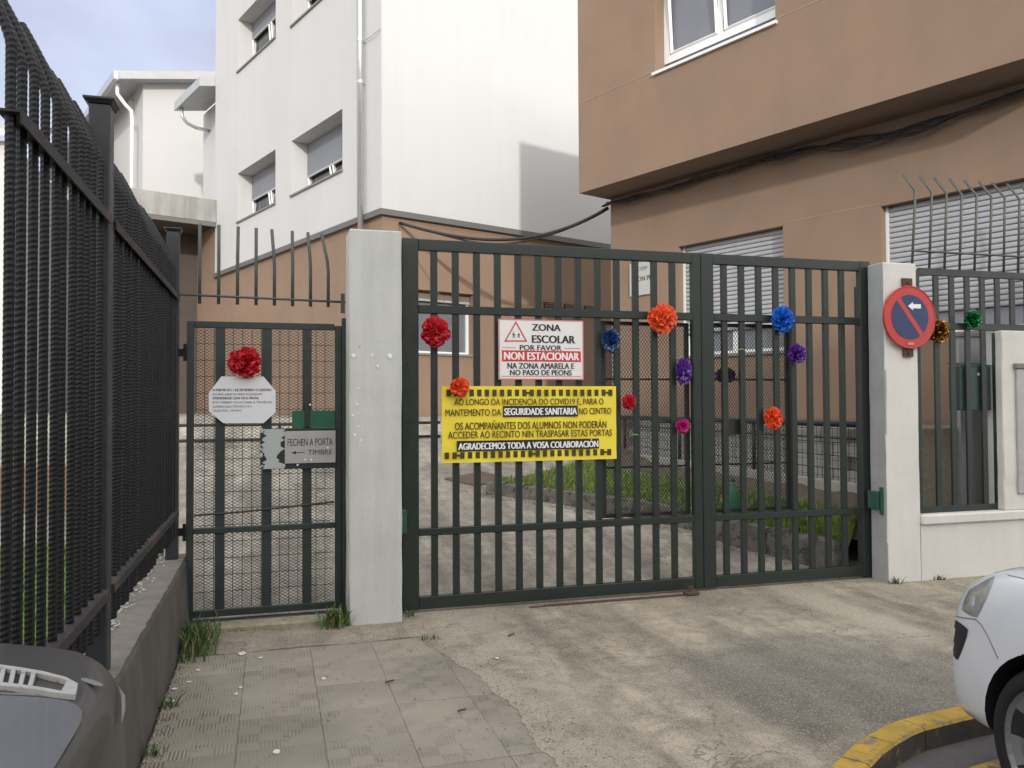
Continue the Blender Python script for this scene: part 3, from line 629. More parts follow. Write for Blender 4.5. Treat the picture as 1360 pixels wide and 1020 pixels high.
mb = MB(); mb.box(1.93, 3.34, 6.165, 6.178, 0.002, 0.014); mb.build('bar', M['rust'], rb)
mb = MB(); mb.box(2.05, 3.30, 6.198, 6.208, 0.002, 0.012); mb.build('bar', M['rust'], rb)
mb = MB(); mb.box(3.28, 3.40, 6.14, 6.22, 0.002, 0.035, bev=0.008); mb.tube([(3.33, 6.17, 0.03), (3.33, 6.17, 0.08)], 0.018, 8); mb.build('stop', M['rust'], rb)
for (x, z) in ((2.91, 1.40), (3.925, 2.06), (2.905, 1.42)):
    pass
for x, z, s in ((2.908, 1.335, 'second bar right of the banner'), (3.925, 2.06, 'second bar of the right gate leaf')):
    mb = MB(); mb.tube([(x+0.03*cos(a), 6.314+0.021*sin(a), z+0.004*sin(2*a)) for a in [2*pi*k/14 for k in range(15)]], 0.0035, 5); mb.tube([(x-0.01, 6.29, z), (x-0.05, 6.27, z-0.004)], 0.002, 4)
    mb.build('cable_tie', M['tie_green'], label='bright green cable tie round the '+s, cat='cable tie', group='cable ties left on the gate bars', smooth=True)

# ================================================================== SIGNS
def sign_axes(x0, x1, z0, z1, y): return lambda u, v: V((x0+(x1-x0)*u, y, z1+(z0-z1)*v))
UX, UZ = (1, 0, 0), (0, 0, 1)
# yellow banner
bn = thing('banner', 'yellow covid notice banner with black lettering tied to the double gate', 'banner', (1.99, 6.26, 1.14))
mb = MB(); X0, X1, Z0, Z1 = 1.258, 2.717, 1.142, 1.738; nx = 24
fr = [[mb.v((X0+(X1-X0)*i/nx, 6.262+0.004*sin(i*1.1)+0.002*sin(j*2+i), Z0+(Z1-Z0)*j/8)) for i in range(nx+1)] for j in range(9)]
bk = [[mb.v((v.co.x, v.co.y+0.004, v.co.z)) for v in row] for row in fr]
for j in range(8):
    for i in range(nx): mb.bm.faces.new((fr[j][i], fr[j][i+1], fr[j+1][i+1], fr[j+1][i])); mb.bm.faces.new((bk[j][i], bk[j][i+1], bk[j+1][i+1], bk[j+1][i]))
mb.build('sheet', M['sign_yellow'], bn, smooth=True)
YF = 6.2545
W_, H_ = X1-X0, Z1-Z0
def cu(cx): return X0+W_*(cx-287)/986.0
def bt(s, xa, xb, va, vb, m, bold=0.0): text(bn, s, (cu(xa), YF-0.0015, Z1-H_*vb), UX, UZ, cu(xb)-cu(xa), H_*(vb-va), m, bold)
def bb(xa, xb, va, vb): 
    mb = MB(); mb.box(cu(xa), cu(xb), YF, YF+0.002, Z1-H_*vb, Z1-H_*va); mb.build('label_bar', M['ink'], bn)
bt('AO LONGO DA INCIDENCIA DO COVID19 E, PARA O', 352, 1194, 0.165, 0.262, M['ink_brown'], 0.016)
bt('MANTEMENTO DA', 305, 606, 0.302, 0.39, M['ink_brown'], 0.016)
bb(617, 1042, 0.262, 0.410); bt('SEGURIDADE SANITARIA', 625, 1036, 0.292, 0.385, M['ink_white'], 0.05)
bt('NO CENTRO', 1050, 1240, 0.295, 0.382, M['ink_brown'], 0.016)
bt('OS ACOMPAÑANTES DOS ALUMNOS NON PODERÁN', 355, 1210, 0.45, 0.572, M['ink_brown'], 0.016)
bt('ACCEDER AO RECINTO NIN TRASPASAR ESTAS PORTAS', 318, 1243, 0.592, 0.683, M['ink_brown'], 0.016)
bb(365, 1166, 0.715, 0.852); bt('AGRADECEMOS TODA A VOSA COLABORACIÓN', 374, 1160, 0.722, 0.832, M['ink_white'], 0.045)
mb = MB()
def dashes(v0, v1, off, link):
    for i in range(23):
        x = 300+off+i*41.6
        mb.box(cu(x), cu(x+23), YF, YF+0.002, Z1-H_*v1, Z1-H_*v0)
        if i in link: vm = (v0+v1)/2; mb.box(cu(x+23), cu(x+41.6), YF+0.0004, YF+0.0016, Z1-H_*(vm+0.012), Z1-H_*(vm-0.012))
dashes(0.045, 0.132, 10, (0, 10, 21)); dashes(0.862, 0.945, 0, (1, 11, 21))
mb.build('hazard_stripe', M['ink_brown'], bn, kind='stuff')
# white school-zone sign
zs = thing('school_sign', 'white and red school zone sign with warning triangle, above the yellow banner', 'sign', (2.07, 6.25, 1.79))
x0, x1, z0, z1 = 1.712, 2.43, 1.79, 2.272
mb = MB(); mb.box(x0, x1, 6.255, 6.265, z0, z1, bev=0.002); mb.build('plate', M['sign_white'], zs)
def zu(cx): return x0+(x1-x0)*(cx-58)/524.0
def zv(cy): return z1-(z1-z0)*(cy-108)/376.0
F1 = 6.2535
def zt(s, xa, xb, ya, yb, m, bold=0.042): text(zs, s, (zu(xa), F1-0.0012, zv(yb)), UX, UZ, zu(xb)-zu(xa), zv(ya)-zv(yb), m, bold)
mb = MB()
for a in ((58, 582, 108, 115), (58, 582, 477, 484), (58, 65, 115, 477), (575, 582, 115, 477)): mb.box(zu(a[0]), zu(a[1]), F1, F1+0.001, zv(a[3]), zv(a[2]))
mb.box(zu(80), zu(165), F1, F1+0.001, zv(288), zv(284)); mb.box(zu(462), zu(560), F1, F1+0.001, zv(288), zv(284))
mb.box(zu(74), zu(566), F1, F1+0.001, zv(465), zv(461))
mb.build('border', M['sign_pink'], zs)
mb = MB(); mb.box(zu(78), zu(564), F1, F1+0.001, zv(371), zv(303)); mb.build('red_band', M['sign_red'], zs)
def ring_tri(mb, pts, k, y):
    c = [sum(p[i] for p in pts)/3 for i in (0, 1)]
    inn = [(c[0]+(p[0]-c[0])*k, c[1]+(p[1]-c[1])*k) for p in pts]
    for i in range(3):
        j = (i+1) % 3; mb.face([(pts[i][0], y, pts[i][1]), (pts[j][0], y, pts[j][1]), (inn[j][0], y, inn[j][1]), (inn[i][0], y, inn[i][1])])
mb = MB(); ring_tri(mb, [(zu(163), zv(120)), (zu(92), zv(249)), (zu(232), zv(247))], 0.83, F1-0.001); mb.build('warning_triangle', M['sign_red'], zs)
mb = MB()
def person_icon(x, y, s, lean):
    c = lambda dx, dy: (zu(x+dx*s), F1-0.001, zv(y+dy*s))
    mb.face([c(3.2*cos(a)+lean*3, -15+3.2*sin(a)) for a in [2*pi*k/8 for k in range(8)]])
    mb.face([c(-2.5+lean*3, -11), c(3+lean*3, -11), c(2, 0), c(-3, 0)])
    mb.face([c(-3, 0), c(0, 0), c(-5, 11), c(-8, 10)]); mb.face([c(0, 0), c(2.4, 0), c(7, 9), c(4, 11)])
    mb.face([c(2, -10), c(4, -11), c(10, -4), c(8, -2)]); mb.face([c(-2, -10), c(-4, -11), c(-9, -3), c(-7, -1)])
person_icon(150, 212, 1.15, -0.4); person_icon(180, 213, 1.0, 0.4)
mb.build('children_symbol', M['ink'], zs)
zt('ZONA', 262, 437, 136, 178, M['ink'], 0.06); zt('ESCOLAR', 262, 527, 206, 254, M['ink'], 0.06); zt('POR FAVOR', 187, 442, 268, 301, M['ink'])
zt('NON ESTACIONAR', 92, 551, 313, 361, M['ink_white'], 0.06); zt('NA ZONA AMARELA E', 112, 520, 380, 416, M['ink']); zt('NO PASO DE PEONS', 127, 505, 423, 457, M['ink'])
# octagonal paper notice
oc = thing('paper_notice', 'white laminated notice with cut corners, tied to the narrow gate', 'notice', (-0.2, 6.36, 1.46))
mb = MB(); yo = 6.366
mb.prism([(-0.446, yo, 1.688), (-0.446, yo, 1.557), (-0.347, yo, 1.468), (-0.064, yo, 1.465), (0.021, yo, 1.545), (0.021, yo, 1.705), (-0.065, yo, 1.81), (-0.36, yo, 1.81)], (0, 0.003, 0)); mb.build('sheet', M['paper'], oc)
for i, (s, wd) in enumerate((('A PARTIR DO 1 DE SETEMBRO O CENTRO', 0.41), ('ESTARÁ ABERTO PERO SOAMENTE', 0.345), ('ATENDERASE CON CITA PREVIA.', 0.325), ('ESTA DEBERÁ SOLICITARSE A TRAVÉS DE', 0.415), ('CORREO ELECTRÓNICO OU', 0.27), ('TELÉFONO. GRAZAS', 0.20))):
    text(oc, s, (-0.42, yo-0.002, 1.702-0.0298*i), UX, UZ, wd, 0.0175, M['ink_grey'] if i not in (0, 2) else M['ink'], 0.0 if i not in (0, 2) else 0.02)
# worn metal plate
fp = thing('door_plate', 'worn metal plate with an arrow, screwed to a peeling board on the narrow gate', 'sign', (0.2, 6.37, 1.12))
mb = MB(); mb.box(-0.088, 0.462, 6.366, 6.375, 1.121, 1.424); mb.build('board', M['plate_dark'], fp)
pk = random.Random(5); L_, R_ = [], []
for i in range(19):
    z = 1.125+0.295*i/18
    L_.append((-0.058+pk.uniform(-0.018, 0.018)-(0.03 if i < 2 else 0)-(0.04 if 9 < i < 12 else 0), z)); R_.append((0.074+pk.uniform(-0.022, 0.02)-(0.03 if 2 < i < 8 else 0), z))
mb = MB()
for i in range(18): mb.face([(L_[i][0], 6.3645, L_[i][1]), (R_[i][0], 6.3645, R_[i][1]), (R_[i+1][0], 6.3645, R_[i+1][1]), (L_[i+1][0], 6.3645, L_[i+1][1])])
for cx, cz in ((-0.075, 1.41), (-0.078, 1.28), (-0.075, 1.14), (-0.08, 1.23)):
    mb.face([(cx+0.012*cos(a), 6.3645, cz+0.02*sin(a)) for a in [2*pi*k/6 for k in range(6)]])
mb.build('peeled_paint', M['peeled'], fp)
mb = MB(); mb.box(0.088, 0.458, 6.359, 6.363, 1.162, 1.403, bev=0.0015); mb.build('plate', M['alu'], fp)
text(fp, 'FECHEN A PORTA', (0.108, 6.3575, 1.293), UX, UZ, 0.328, 0.053, M['ink'], -0.012); text(fp, 'TIMBRE', (0.255, 6.3575, 1.225), UX, UZ, 0.178, 0.036, M['ink'], 0.0)
mb = MB(); mb.face([(0.165, 6.3575, 1.240), (0.23, 6.3575, 1.240), (0.23, 6.3575, 1.2445), (0.165, 6.3575, 1.2445)]); mb.face([(0.132, 6.3575, 1.242), (0.168, 6.3575, 1.230), (0.168, 6.3575, 1.254)]); mb.build('arrow', M['ink'], fp)
mb = MB()
for x, z in ((0.235, 1.19), (0.28, 1.186), (0.40, 1.275), (0.18, 1.15), (0.27, 1.60)):
    mb.face([(x+0.008*cos(a), 6.3565, z+0.008*sin(a)) for a in [2*pi*k/7 for k in range(7)]])
mb.build('screw', M['ink_white'], fp)
# no parking disc
npk = thing('no_parking_sign', 'round red and blue no parking sign with a white arrow on the white pillar', 'sign', (5.444, 6.03, 2.35))
cx, cz, yn = 5.440, 2.350, 6.012
def disc(mb, r, y, n=48, r0=0): 
    if r0: 
        for k in range(n):
            a, b = 2*pi*k/n, 2*pi*(k+1)/n
            mb.face([(cx+r0*cos(a), y, cz+r0*sin(a)), (cx+r*cos(a), y, cz+r*sin(a)), (cx+r*cos(b), y, cz+r*sin(b)), (cx+r0*cos(b), y, cz+r0*sin(b))])
    else: mb.face([(cx+r*cos(2*pi*k/n), y, cz+r*sin(2*pi*k/n)) for k in range(n)])
mb = MB(); mb.prism([(cx+0.276*cos(2*pi*k/48), yn+0.002, cz+0.276*sin(2*pi*k/48)) for k in range(48)], (0, 0.022, 0))
mb.tube([(cx+0.274*cos(2*pi*k/48), yn+0.004, cz+0.274*sin(2*pi*k/48)) for k in range(49)], 0.007, 6, caps=False); mb.build('disc', M['ns_red'], npk, smooth=False)
mb = MB(); disc(mb, 0.198, yn-0.001); mb.build('blue_field', M['ns_blue'], npk)
mb = MB(); d = V((-0.62, 0.785)).normalized(); nn = V((-d.y, d.x)); A0, B0 = d*0.20, d*-0.20
mb.face([(cx+(p.x), yn-0.0025, cz+(p.y)) for p in (A0+nn*0.022, A0-nn*0.022, B0-nn*0.022, B0+nn*0.022)]); mb.build('slash', M['ns_red'], npk)
mb = MB(); ax, az = cx-0.025, cz+0.098
mb.face([(ax, yn-0.004, az), (ax+0.055, yn-0.004, az-0.038), (ax+0.055, yn-0.004, az-0.019), (ax+0.14, yn-0.004, az-0.019), (ax+0.14, yn-0.004, az+0.019), (ax+0.055, yn-0.004, az+0.019), (ax+0.055, yn-0.004, az+0.038)]); mb.build('arrow', M['ink_white'], npk)
mb = MB(); mb.face([(cx-0.035, yn-0.004, cz-0.25), (cx+0.035, yn-0.004, cz-0.25), (cx+0.035, yn-0.004, cz-0.225), (cx-0.035, yn-0.004, cz-0.225)]); mb.build('sticker', M['sign_pink'], npk)
for z in (2.665, 2.035):
    mb = MB(); mb.box(cx-0.05, cx+0.05, 6.034, 6.056, z-0.035, z+0.035); mb.tube([(cx, 6.034, z), (cx, 6.02, z)], 0.014, 8); mb.build('bracket', M['rust'], npk)

# ================================================================== PAPER ROSETTES
def rosette(label, c, r, m, seed, sx=1.0, sz=1.0, n=80, cat='rosette', name='paper_rosette'):
    q = random.Random(seed); mb = MB(); c = V(c)
    for k in range(n):
        # direction on the front two thirds of a ball
        t = q.uniform(-0.35, 1.0); ph = q.uniform(0, 2*pi); st = sqrt(max(0, 1-t*t))
        d = V((st*cos(ph), -t, st*sin(ph))); a = d.orthogonal().normalized(); a.rotate(Matrix.Rotation(q.uniform(0, 2*pi), 3, d)); b = d.cross(a)
        R = r*q.uniform(0.78, 1.05); wdt = r*q.uniform(0.22, 0.42)
        rows = []
        for j in range(4):
            f = 0.18+0.82*j/3.0; ww = wdt*(0.25+0.9*sin(f*pi*0.62)); row = []
            for i in range(5):
                u = (i-2)/2.0; p = d*(R*f) + a*(ww*u) + b*(q.uniform(-0.10, 0.10)*r*f + (0.09*r*(1 if i % 2 else -1))*f) - d*(abs(u)**2*0.16*r*f)
                row.append(mb.v((c.x+p.x*sx, c.y+p.y*0.62, c.z+p.z*sz)))
            rows.append(row)
        for A_, B_ in zip(rows, rows[1:]):
            for i in range(4): mb.bm.faces.new((A_[i], A_[i+1], B_[i+1], B_[i]))
    o = mb.build(name, m, label=label, cat=cat, group='paper rosettes decorating the gates'); return o
rosette('red shiny paper rosette above the white notice on the narrow gate', (-0.193, 6.345, 1.915), 0.122, M['t_red'], 1, n=110)
rosette('large red paper rosette on the first bar of the double gate', (1.205, 6.25, 2.155), 0.122, M['t_red'], 2, n=110)
rosette('small orange red paper rosette on the top left corner of the yellow banner', (1.387, 6.215, 1.728), 0.082, M['t_orange'], 3, n=80)
rosette('dark navy blue foil rosette right of the school zone sign', (2.673, 6.255, 2.115), 0.088, M['t_navy'], 4, 0.95, 1.25)
rosette('large orange tissue rosette on the middle rail of the left gate leaf', (3.124, 6.225, 2.30), 0.132, M['t_peach'], 5, n=120)
rosette('tall purple crumpled rosette beside the meeting stiles of the gate', (3.329, 6.25, 1.865), 0.082, M['t_purple'], 6, 0.9, 1.5)
rosette('small red paper rosette just right of the yellow banner', (2.823, 6.25, 1.607), 0.07, M['t_red'], 7, n=70)
rosette('small magenta paper rosette low beside the meeting stiles of the gate', (3.317, 6.25, 1.402), 0.066, M['t_magenta'], 8, n=70)
rosette('bright blue paper rosette on the rail of the right gate leaf', (4.286, 6.235, 2.321), 0.115, M['t_blue'], 9, 0.95, 1.1, n=110)
rosette('round purple paper rosette below the bright blue one', (4.435, 6.25, 2.025), 0.097, M['t_purple'], 10, n=100)
rosette('orange paper rosette lowest on the right gate leaf', (4.19, 6.25, 1.457), 0.094, M['t_orange'], 11, 0.95, 1.15, n=90)
rosette('dark purple rosette hanging behind the bars and mesh of the right gate leaf', (3.836, 6.43, 1.84), 0.095, M['t_dkpurple'], 12, 1.1, 0.75)
rosette('gold foil rosette on the railing beside the no parking sign', (5.827, 6.09, 2.239), 0.112, M['t_gold'], 13, n=90)
rosette('green foil rosette on the rail above the letterbox', (6.214, 6.09, 2.351), 0.092, M['t_green'], 14, n=80)

# ================================================================== SCHOOL BUILDINGS
dL = V((-0.3665, 0.9304, 0)); dR = V((0.9304, 0.3665, 0))
W0 = V((1.906, 14.984, 0)); A0_ = V((4.646, 12.109, 0))
def PW(a, b, z): return tuple(W0+dR*a+dL*b+V((0, 0, z)))
PL = lambda u, v, z: PW(v, u, z)          # left face: along dL, inward dR
PR = lambda u, v, z: PW(u, v, z)          # right face: along dR, inward dL
PU = lambda u, v, z: tuple(A0_-dL*u+dR*v+V((0, 0, z)))
def window(parent, P, u0, u1, z0, z1, v, shut=0.5, slats=0, tilt=True, glass='glass_dark', sill=True, mull=1, shut_mat='shutter_blue', frame=0.055, base=0.0, sill_mat='sill_grey'):
    if base:
        mb = MB(P); mb.box(u0+0.003, u1-0.003, v-0.03, v-0.002, z0+0.005, z0+base-0.001); bp_ = mb.build('base_panel', M['trim_grey'], parent); z_s = z0; z0 += base
    else: z_s = z0
    mb = MB(P); mb.box(u0+0.002, u0+frame, v-0.05, v, z0, z1); mb.box(u1-frame, u1-0.002, v-0.05, v, z0, z1); mb.box(u0+frame, u1-frame, v-0.048, v, z0, z0+frame); mb.box(u0+frame, u1-frame, v-0.048, v, z1-frame, z1-0.002)
    w_ = mb.build('window', M['pvc_white'], parent)
    mb = MB(P); mb.face([(u0+frame, v-0.012, z0+frame), (u1-frame, v-0.012, z0+frame), (u1-frame, v-0.012, z1-frame), (u0+frame, v-0.012, z1-frame)]); mb.build('pane', M[glass], w_)
    mb = MB(P)
    for k in range(1, mull+1):
        u = u0+(u1-u0)*k/(mull+1); mb.box(u-0.045, u+0.045, v-0.042, v-0.014, z0+frame, z1-frame)
    if mull: mb.build('mullion', M['pvc_white'], w_)
    zs_ = z1-(z1-z0)*shut
    if shut:
        if slats:
            n = int((z1-zs_)/slats); mb = MB(P); hh_ = slats
            q = [(v-0.075, 0.0), (v-0.088, hh_*0.15), (v-0.090, hh_*0.5), (v-0.082, hh_*0.85), (v-0.068, hh_*0.97)]
            for (a, b), (c, d) in zip(q, q[1:]): mb.face([(u0+0.012, a, zs_+b), (u1-0.012, a, zs_+b), (u1-0.012, c, zs_+d), (u0+0.012, c, zs_+d)])
            s0 = mb.build('slat', M[shut_mat], w_, smooth=True)
            for i in range(1, n): dup(s0, (0, 0, i*slats))
            mb = MB(P); mb.box(u0+0.012, u1-0.012, v-0.064, v-0.06, zs_, z1); mb.build('shutter_back', M['shutter_blue'], w_)
            for ga in (u0+0.002, u1-0.035):
                mb = MB(P); mb.box(ga, ga+0.033, v-0.10, v-0.052, z0, z1); mb.build('guide_rail', M['pvc_white'], w_)
        else:
            mb = MB(P); mb.box(u0+0.012, u1-0.012, v-0.09, v-0.06, zs_, z1)
            s0 = mb.build('shutter', M[shut_mat], w_)
            mb = MB(P); mb.box(u0+0.012, u1-0.012, v-0.10, v-0.058, zs_-0.045, zs_-0.003); mb.build('shutter_bar', M['gutter'], w_)
    if tilt:
        for k, (a, b) in enumerate(((u0+frame, u0+(u1-u0)/2-0.05), (u0+(u1-u0)/2+0.05, u1-frame))):
            mb = MB(P); t_ = 0.11
            def bar(p0, p1, wd): mb.tube([p0, p1], wd, 4)
            top = min(zs_, z1)-0.05; o_ = v-0.03
            bar((b-0.02, o_, z0+frame+0.02), (b-0.02, o_-0.06, top), 0.028); bar((a+0.03, o_, z0+frame+0.02), (a+0.03, o_-0.06, top), 0.028); bar((a+0.02, o_, z0+frame+0.03), (b, o_, z0+frame+0.03), 0.028)
            mb.build('sash', M['pvc_white'], w_)
    if sill:
        mb = MB(P); mb.box(u0-0.03, u1+0.03, -0.04, v-0.052, z_s-0.035, z_s+0.004); mb.build('sill', M[sill_mat], w_)
    return w_
# ---- white block
wb = thing('school_block', 'tall white school building with recessed windows over a brown ground floor', 'building', (3.0, 18.0, 0))
HW = [(1.60, 4.12, 6.25, 7.47), (5.05, 7.57, 6.27, 7.52), (1.60, 4.12, 10.06, 11.4), (5.05, 7.57, 10.15, 11.5)]
mb = MB(); facade(mb, PL, 0, 9.33, 5.17, 14.2, HW, 0.46); facade(mb, PR, 0, 8.0, 5.17, 14.2, (), 0.3)
mb.face([PW(8, 0, 5.17), PW(8, 9.33, 5.17), PW(8, 9.33, 14.2), PW(8, 0, 14.2)]); mb.face([PW(0, 9.33, 5.17), PW(8, 9.33, 5.17), PW(8, 9.33, 14.2), PW(0, 9.33, 14.2)]); mb.face([PW(0, 0, 14.2), PW(8, 0, 14.2), PW(8, 9.33, 14.2), PW(0, 9.33, 14.2)])
mb.face([PW(-0.0, 0.02, 5.17), PW(8, 0.02, 5.17), PW(8, 9.33, 5.17), PW(0.02, 9.33, 5.17)])
mb.build('upper_wall', M['stucco_white'], wb)
mb = MB(); gw_ = [(0.50, 2.07, 2.56, 3.76)]
facade(mb, lambda u, v, z: PR(u, v+0.035, z), 0.035, 8.0, 0.4, 5.06, gw_, 0.24); facade(mb, lambda u, v, z: PL(u, v+0.035, z), 0.035, 14.5, 0.4, 5.06, (), 0.2)
facade(mb, lambda u, v, z: PL(u, v+0.035, z), 9.34, 14.5, 5.06, 6.55, (), 0.2)
mb.face([PW(0.035, 14.5, 0.4), PW(8, 14.5, 0.4), PW(8, 14.5, 6.5), PW(0.035, 14.5, 6.5)]); mb.face([PW(8, 0.035, 0.4), PW(8, 14.5, 0.4), PW(8, 14.5, 5.06), PW(8, 0.035, 5.06)])
mb.build('lower_wall', M['stucco_brown'], wb)
mb = MB(PW); mb.box(-0.05, 8.0, -0.05, 0.034, 5.06, 5.168); mb.box(-0.05, 0.034, 0.035, 9.36, 5.06, 5.168); mb.build('band', M['trim_grey'], wb)
mb = MB(PW); mb.box(0.0, 8.0, 0.0, 0.034, 1.2, 1.42); mb.box(0.0, 0.034, 0.0345, 14.5, 1.2, 1.42); mb.build('plinth', M['soffit'], wb)
for h in HW: window(wb, PL, *h, 0.46, shut=(0.60 if h[0] < 3 else 0.5) if h[2] < 9 else (0.30 if h[0] > 3 else 0.5))
window(wb, lambda u, v, z: PR(u, v+0.035, z), *gw_[0], 0.24, shut=0.12, glass='glass_grey', shut_mat='soffit', tilt=False)
for i, u in enumerate((3.86, 4.43, 5.02)):
    mb = MB(PR); mb.box(u, u+0.37, 0.0, 0.034, 3.55, 3.74)
    o = mb.build('vent_grille', M['black_plastic'], wb)
    mb = MB(PR)
    for k in range(5): mb.box(u+0.01, u+0.36, -0.012, -0.001, 3.56+0.036*k, 3.575+0.036*k)
    mb.build('louvre', M['soffit'], o)
mb = MB(PW); mb.tube([(-0.10, 0.64, 4.62), (-0.10, 0.64, 14.0)], 0.055, 12); dp = mb.build('downpipe', M['galv'], wb, smooth=True)
for z in (4.75, 7.65, 8.45, 11.2):
    mb = MB(PW); mb.tube([(-0.10, 0.64, z), (-0.10, 0.64, z+0.05)], 0.062, 12); mb.box(-0.06, 0.0, 0.62, 0.66, z+0.01, z+0.04); mb.build('clip', M['galv'], dp)
mb = MB(PW); mb.tube([(-0.04, 0.58, 8.46), (-0.05, 0.2, 8.44), (-0.02, 0.02, 8.48)], 0.008, 5); mb.build('wire_stub', M['alu'], wb)
# rear lower block and roof overhang on the far side
mb = MB(PW); mb.box(0.5, 6, 9.34, 12.0, 7.17, 10.4); mb.build('rear_wall', M['stucco_cream'], wb)
mb = MB(PW); mb.prism([(-0.42, 9.36, 10.25), (0.5, 9.36, 10.45), (0.5, 9.36, 10.75), (-0.42, 9.36, 10.5)], (0, 2.4, 0)); mb.build('rear_eave', M['gutter'], wb)
mb = MB(PW); mb.tube([(-0.30, 11.4, 10.26), (-0.30, 11.4, 10.02), (-0.15, 11.4, 9.84), (0.1, 11.4, 9.76), (0.5, 11.4, 9.74)], 0.05, 8); mb.build('rear_downpipe', M['galv'], wb, smooth=True)
# concrete canopy slab beside the block
mb = MB(PW); mb.box(-2.25, -0.001, 9.2, 14.5, 6.552, 7.165, bev=0.01); cn = mb.build('canopy_slab', M['concrete_canopy'], wb)
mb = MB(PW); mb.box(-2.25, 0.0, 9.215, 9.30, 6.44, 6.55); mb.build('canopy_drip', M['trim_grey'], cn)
mb = MB(PW); mb.box(-2.2, 0.03, 9.32, 14.45, 6.50, 6.549); mb.build('canopy_soffit', M['canopy_shade'], cn)
mb = MB(PW); mb.box(-3.2, 0.03, 11.0, 11.1, 0.4, 6.49); mb.build('canopy_shadow_wall', M['canopy_shade'], wb)  # added wall, stands in for the diagonal shadow below the canopy
mb = MB(PW); mb.tube([(-1.9, 11.5, 0.6), (-1.9, 11.5, 6.55)], 0.09, 10); mb.build('canopy_post', M['trim_grey'], cn, smooth=True)
# ---- cream wing behind
wg = thing('school_wing', 'cream gabled school wing with grey eaves and white downpipe, behind the white building', 'building', (-3.0, 32.0, 0))
C3 = V((-4.102, 29.058, 0))
P3 = lambda a, b, z: tuple(C3+dR*a+dL*b+V((0, 0, z)))
zt_ = lambda a: 12.15+0.235*(a)
mb = MB(); mb.face([P3(0, 0, 0.5), P3(7, 0, 0.5), P3(7, 0, zt_(7)), P3(0, 0, zt_(0))]); mb.face([P3(0, 0, 0.5), P3(0, 14, 0.5), P3(0, 14, zt_(0)), P3(0, 0, zt_(0))]); mb.face([P3(0, 14, 0.5), P3(7, 14, 0.5), P3(7, 14, zt_(7)), P3(0, 14, zt_(0))])
mb.build('wall', M['stucco_cream'], wg)
mb = MB(P3); mb.prism([(-0.85, -0.5, zt_(-0.85)+0.02), (7.2, -0.5, zt_(7.2)+0.02), (7.2, -0.5, zt_(7.2)+0.28), (-0.85, -0.5, zt_(-0.85)+0.28)], (0, 15, 0)); mb.build('roof', M['gutter'], wg)
mb = MB(P3); mb.box(-1.0, -0.86, -0.55, 14.5, zt_(-0.85)-0.02, zt_(-0.85)+0.24); mb.build('gutter', M['galv'], wg)
mb = MB(P3); mb.box(-0.12, -0.002, 1.2, 1.5, 2, zt_(0)-0.2); mb.build('pilaster', M['stucco_white'], wg)
mb = MB(P3); mb.tube([(-0.80, -0.12, zt_(-0.8)-0.02), (-0.80, -0.12, zt_(-0.8)-0.35), (-0.55, -0.12, zt_(0)-0.85), (-0.38, -0.12, zt_(0)-1.0), (-0.35, -0.12, zt_(0)-1.3), (-0.35, -0.12, 2)], 0.058, 10); mb.build('downpipe', M['pvc_white'], wg, smooth=True)
# ---- far pale house behind the lawn
fh = thing('far_building', 'pale building seen in slivers through the black bar fence beyond the lawn', 'building', (-13, 32, 0))
mb = MB(); mb.box(-24, -8.2, 30, 40, 0.5, 10.2); mb.build('wall', M['stucco_cream'], fh)
mb = MB(); mb.prism([(-24.6, 29.4, 10.21), (-7.6, 29.4, 10.21), (-7.6, 35, 12.2), (-24.6, 35, 12.2)], (0, 0, 0.2)); mb.build('roof', M['gutter'], fh)
for i in range(5):
    x = -22+3.0*i
    mb = MB(); mb.box(x, x+1.4, 29.96, 29.99, 6.2, 7.8); o = mb.build('window', M['pvc_white'], fh)
    mb = MB(); mb.box(x+0.08, x+1.32, 29.94, 29.958, 6.28, 7.72); mb.build('pane', M['glass_dark'], o)
gwl = thing('garden_wall', 'low brownish wall along the far edge of the lawn behind the fence', 'wall', (-6, 10, 0))
mb = MB(); mb.box(-14, -1.6, 9.6, 9.8, 0.3, 0.98, bev=0.01); mb.build('wall', M['joint'], gwl)

# ---- brown building
bb_ = thing('brown_building', 'brown rendered building with a projecting upper floor and roller shutters, on the right', 'building', (7.0, 10.0, 0))
HU = [(1.62, 3.61, 6.31, 7.6)]; UE = 6.9; OV = 0.695
mb = MB(); facade(mb, PU, 0, UE, 4.917, 8.1, HU, 0.25)
for q in (((0, 0), (0, 8)), ((UE, 0), (UE, 8)), ((0, 8), (UE, 8))): mb.face([PU(*q[0], 4.917), PU(*q[1], 4.917), PU(*q[1], 8.1), PU(*q[0], 8.1)])
mb.face([PU(0, 0, 8.1), PU(UE, 0, 8.1), PU(UE, 8, 8.1), PU(0, 8, 8.1)])
mb.build('upper_wall', M['stucco_brown'], bb_)
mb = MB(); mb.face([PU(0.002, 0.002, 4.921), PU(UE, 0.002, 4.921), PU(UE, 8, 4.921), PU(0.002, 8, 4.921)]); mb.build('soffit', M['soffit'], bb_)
PB = lambda u, v, z: PU(u, v+OV, z)
HL = [(1.42, 3.21, 2.28, 3.93), (4.55, 6.42, 2.36, 3.93)]
mb = MB(); facade(mb, PB, 0, UE, -0.05, 4.919, HL, 0.2)
for q in (((0, 0), (0, 7.2)), ((UE, 0), (UE, 7.2))): mb.face([PB(*q[0], -0.05), PB(*q[1], -0.05), PB(*q[1], 4.919), PB(*q[0], 4.919)])
mb.build('lower_wall', M['stucco_brown'], bb_)
mb = MB(PB); mb.box(0, UE, -0.02, -0.001, 1.28, 1.40); mb.build('plinth', M['soffit'], bb_)
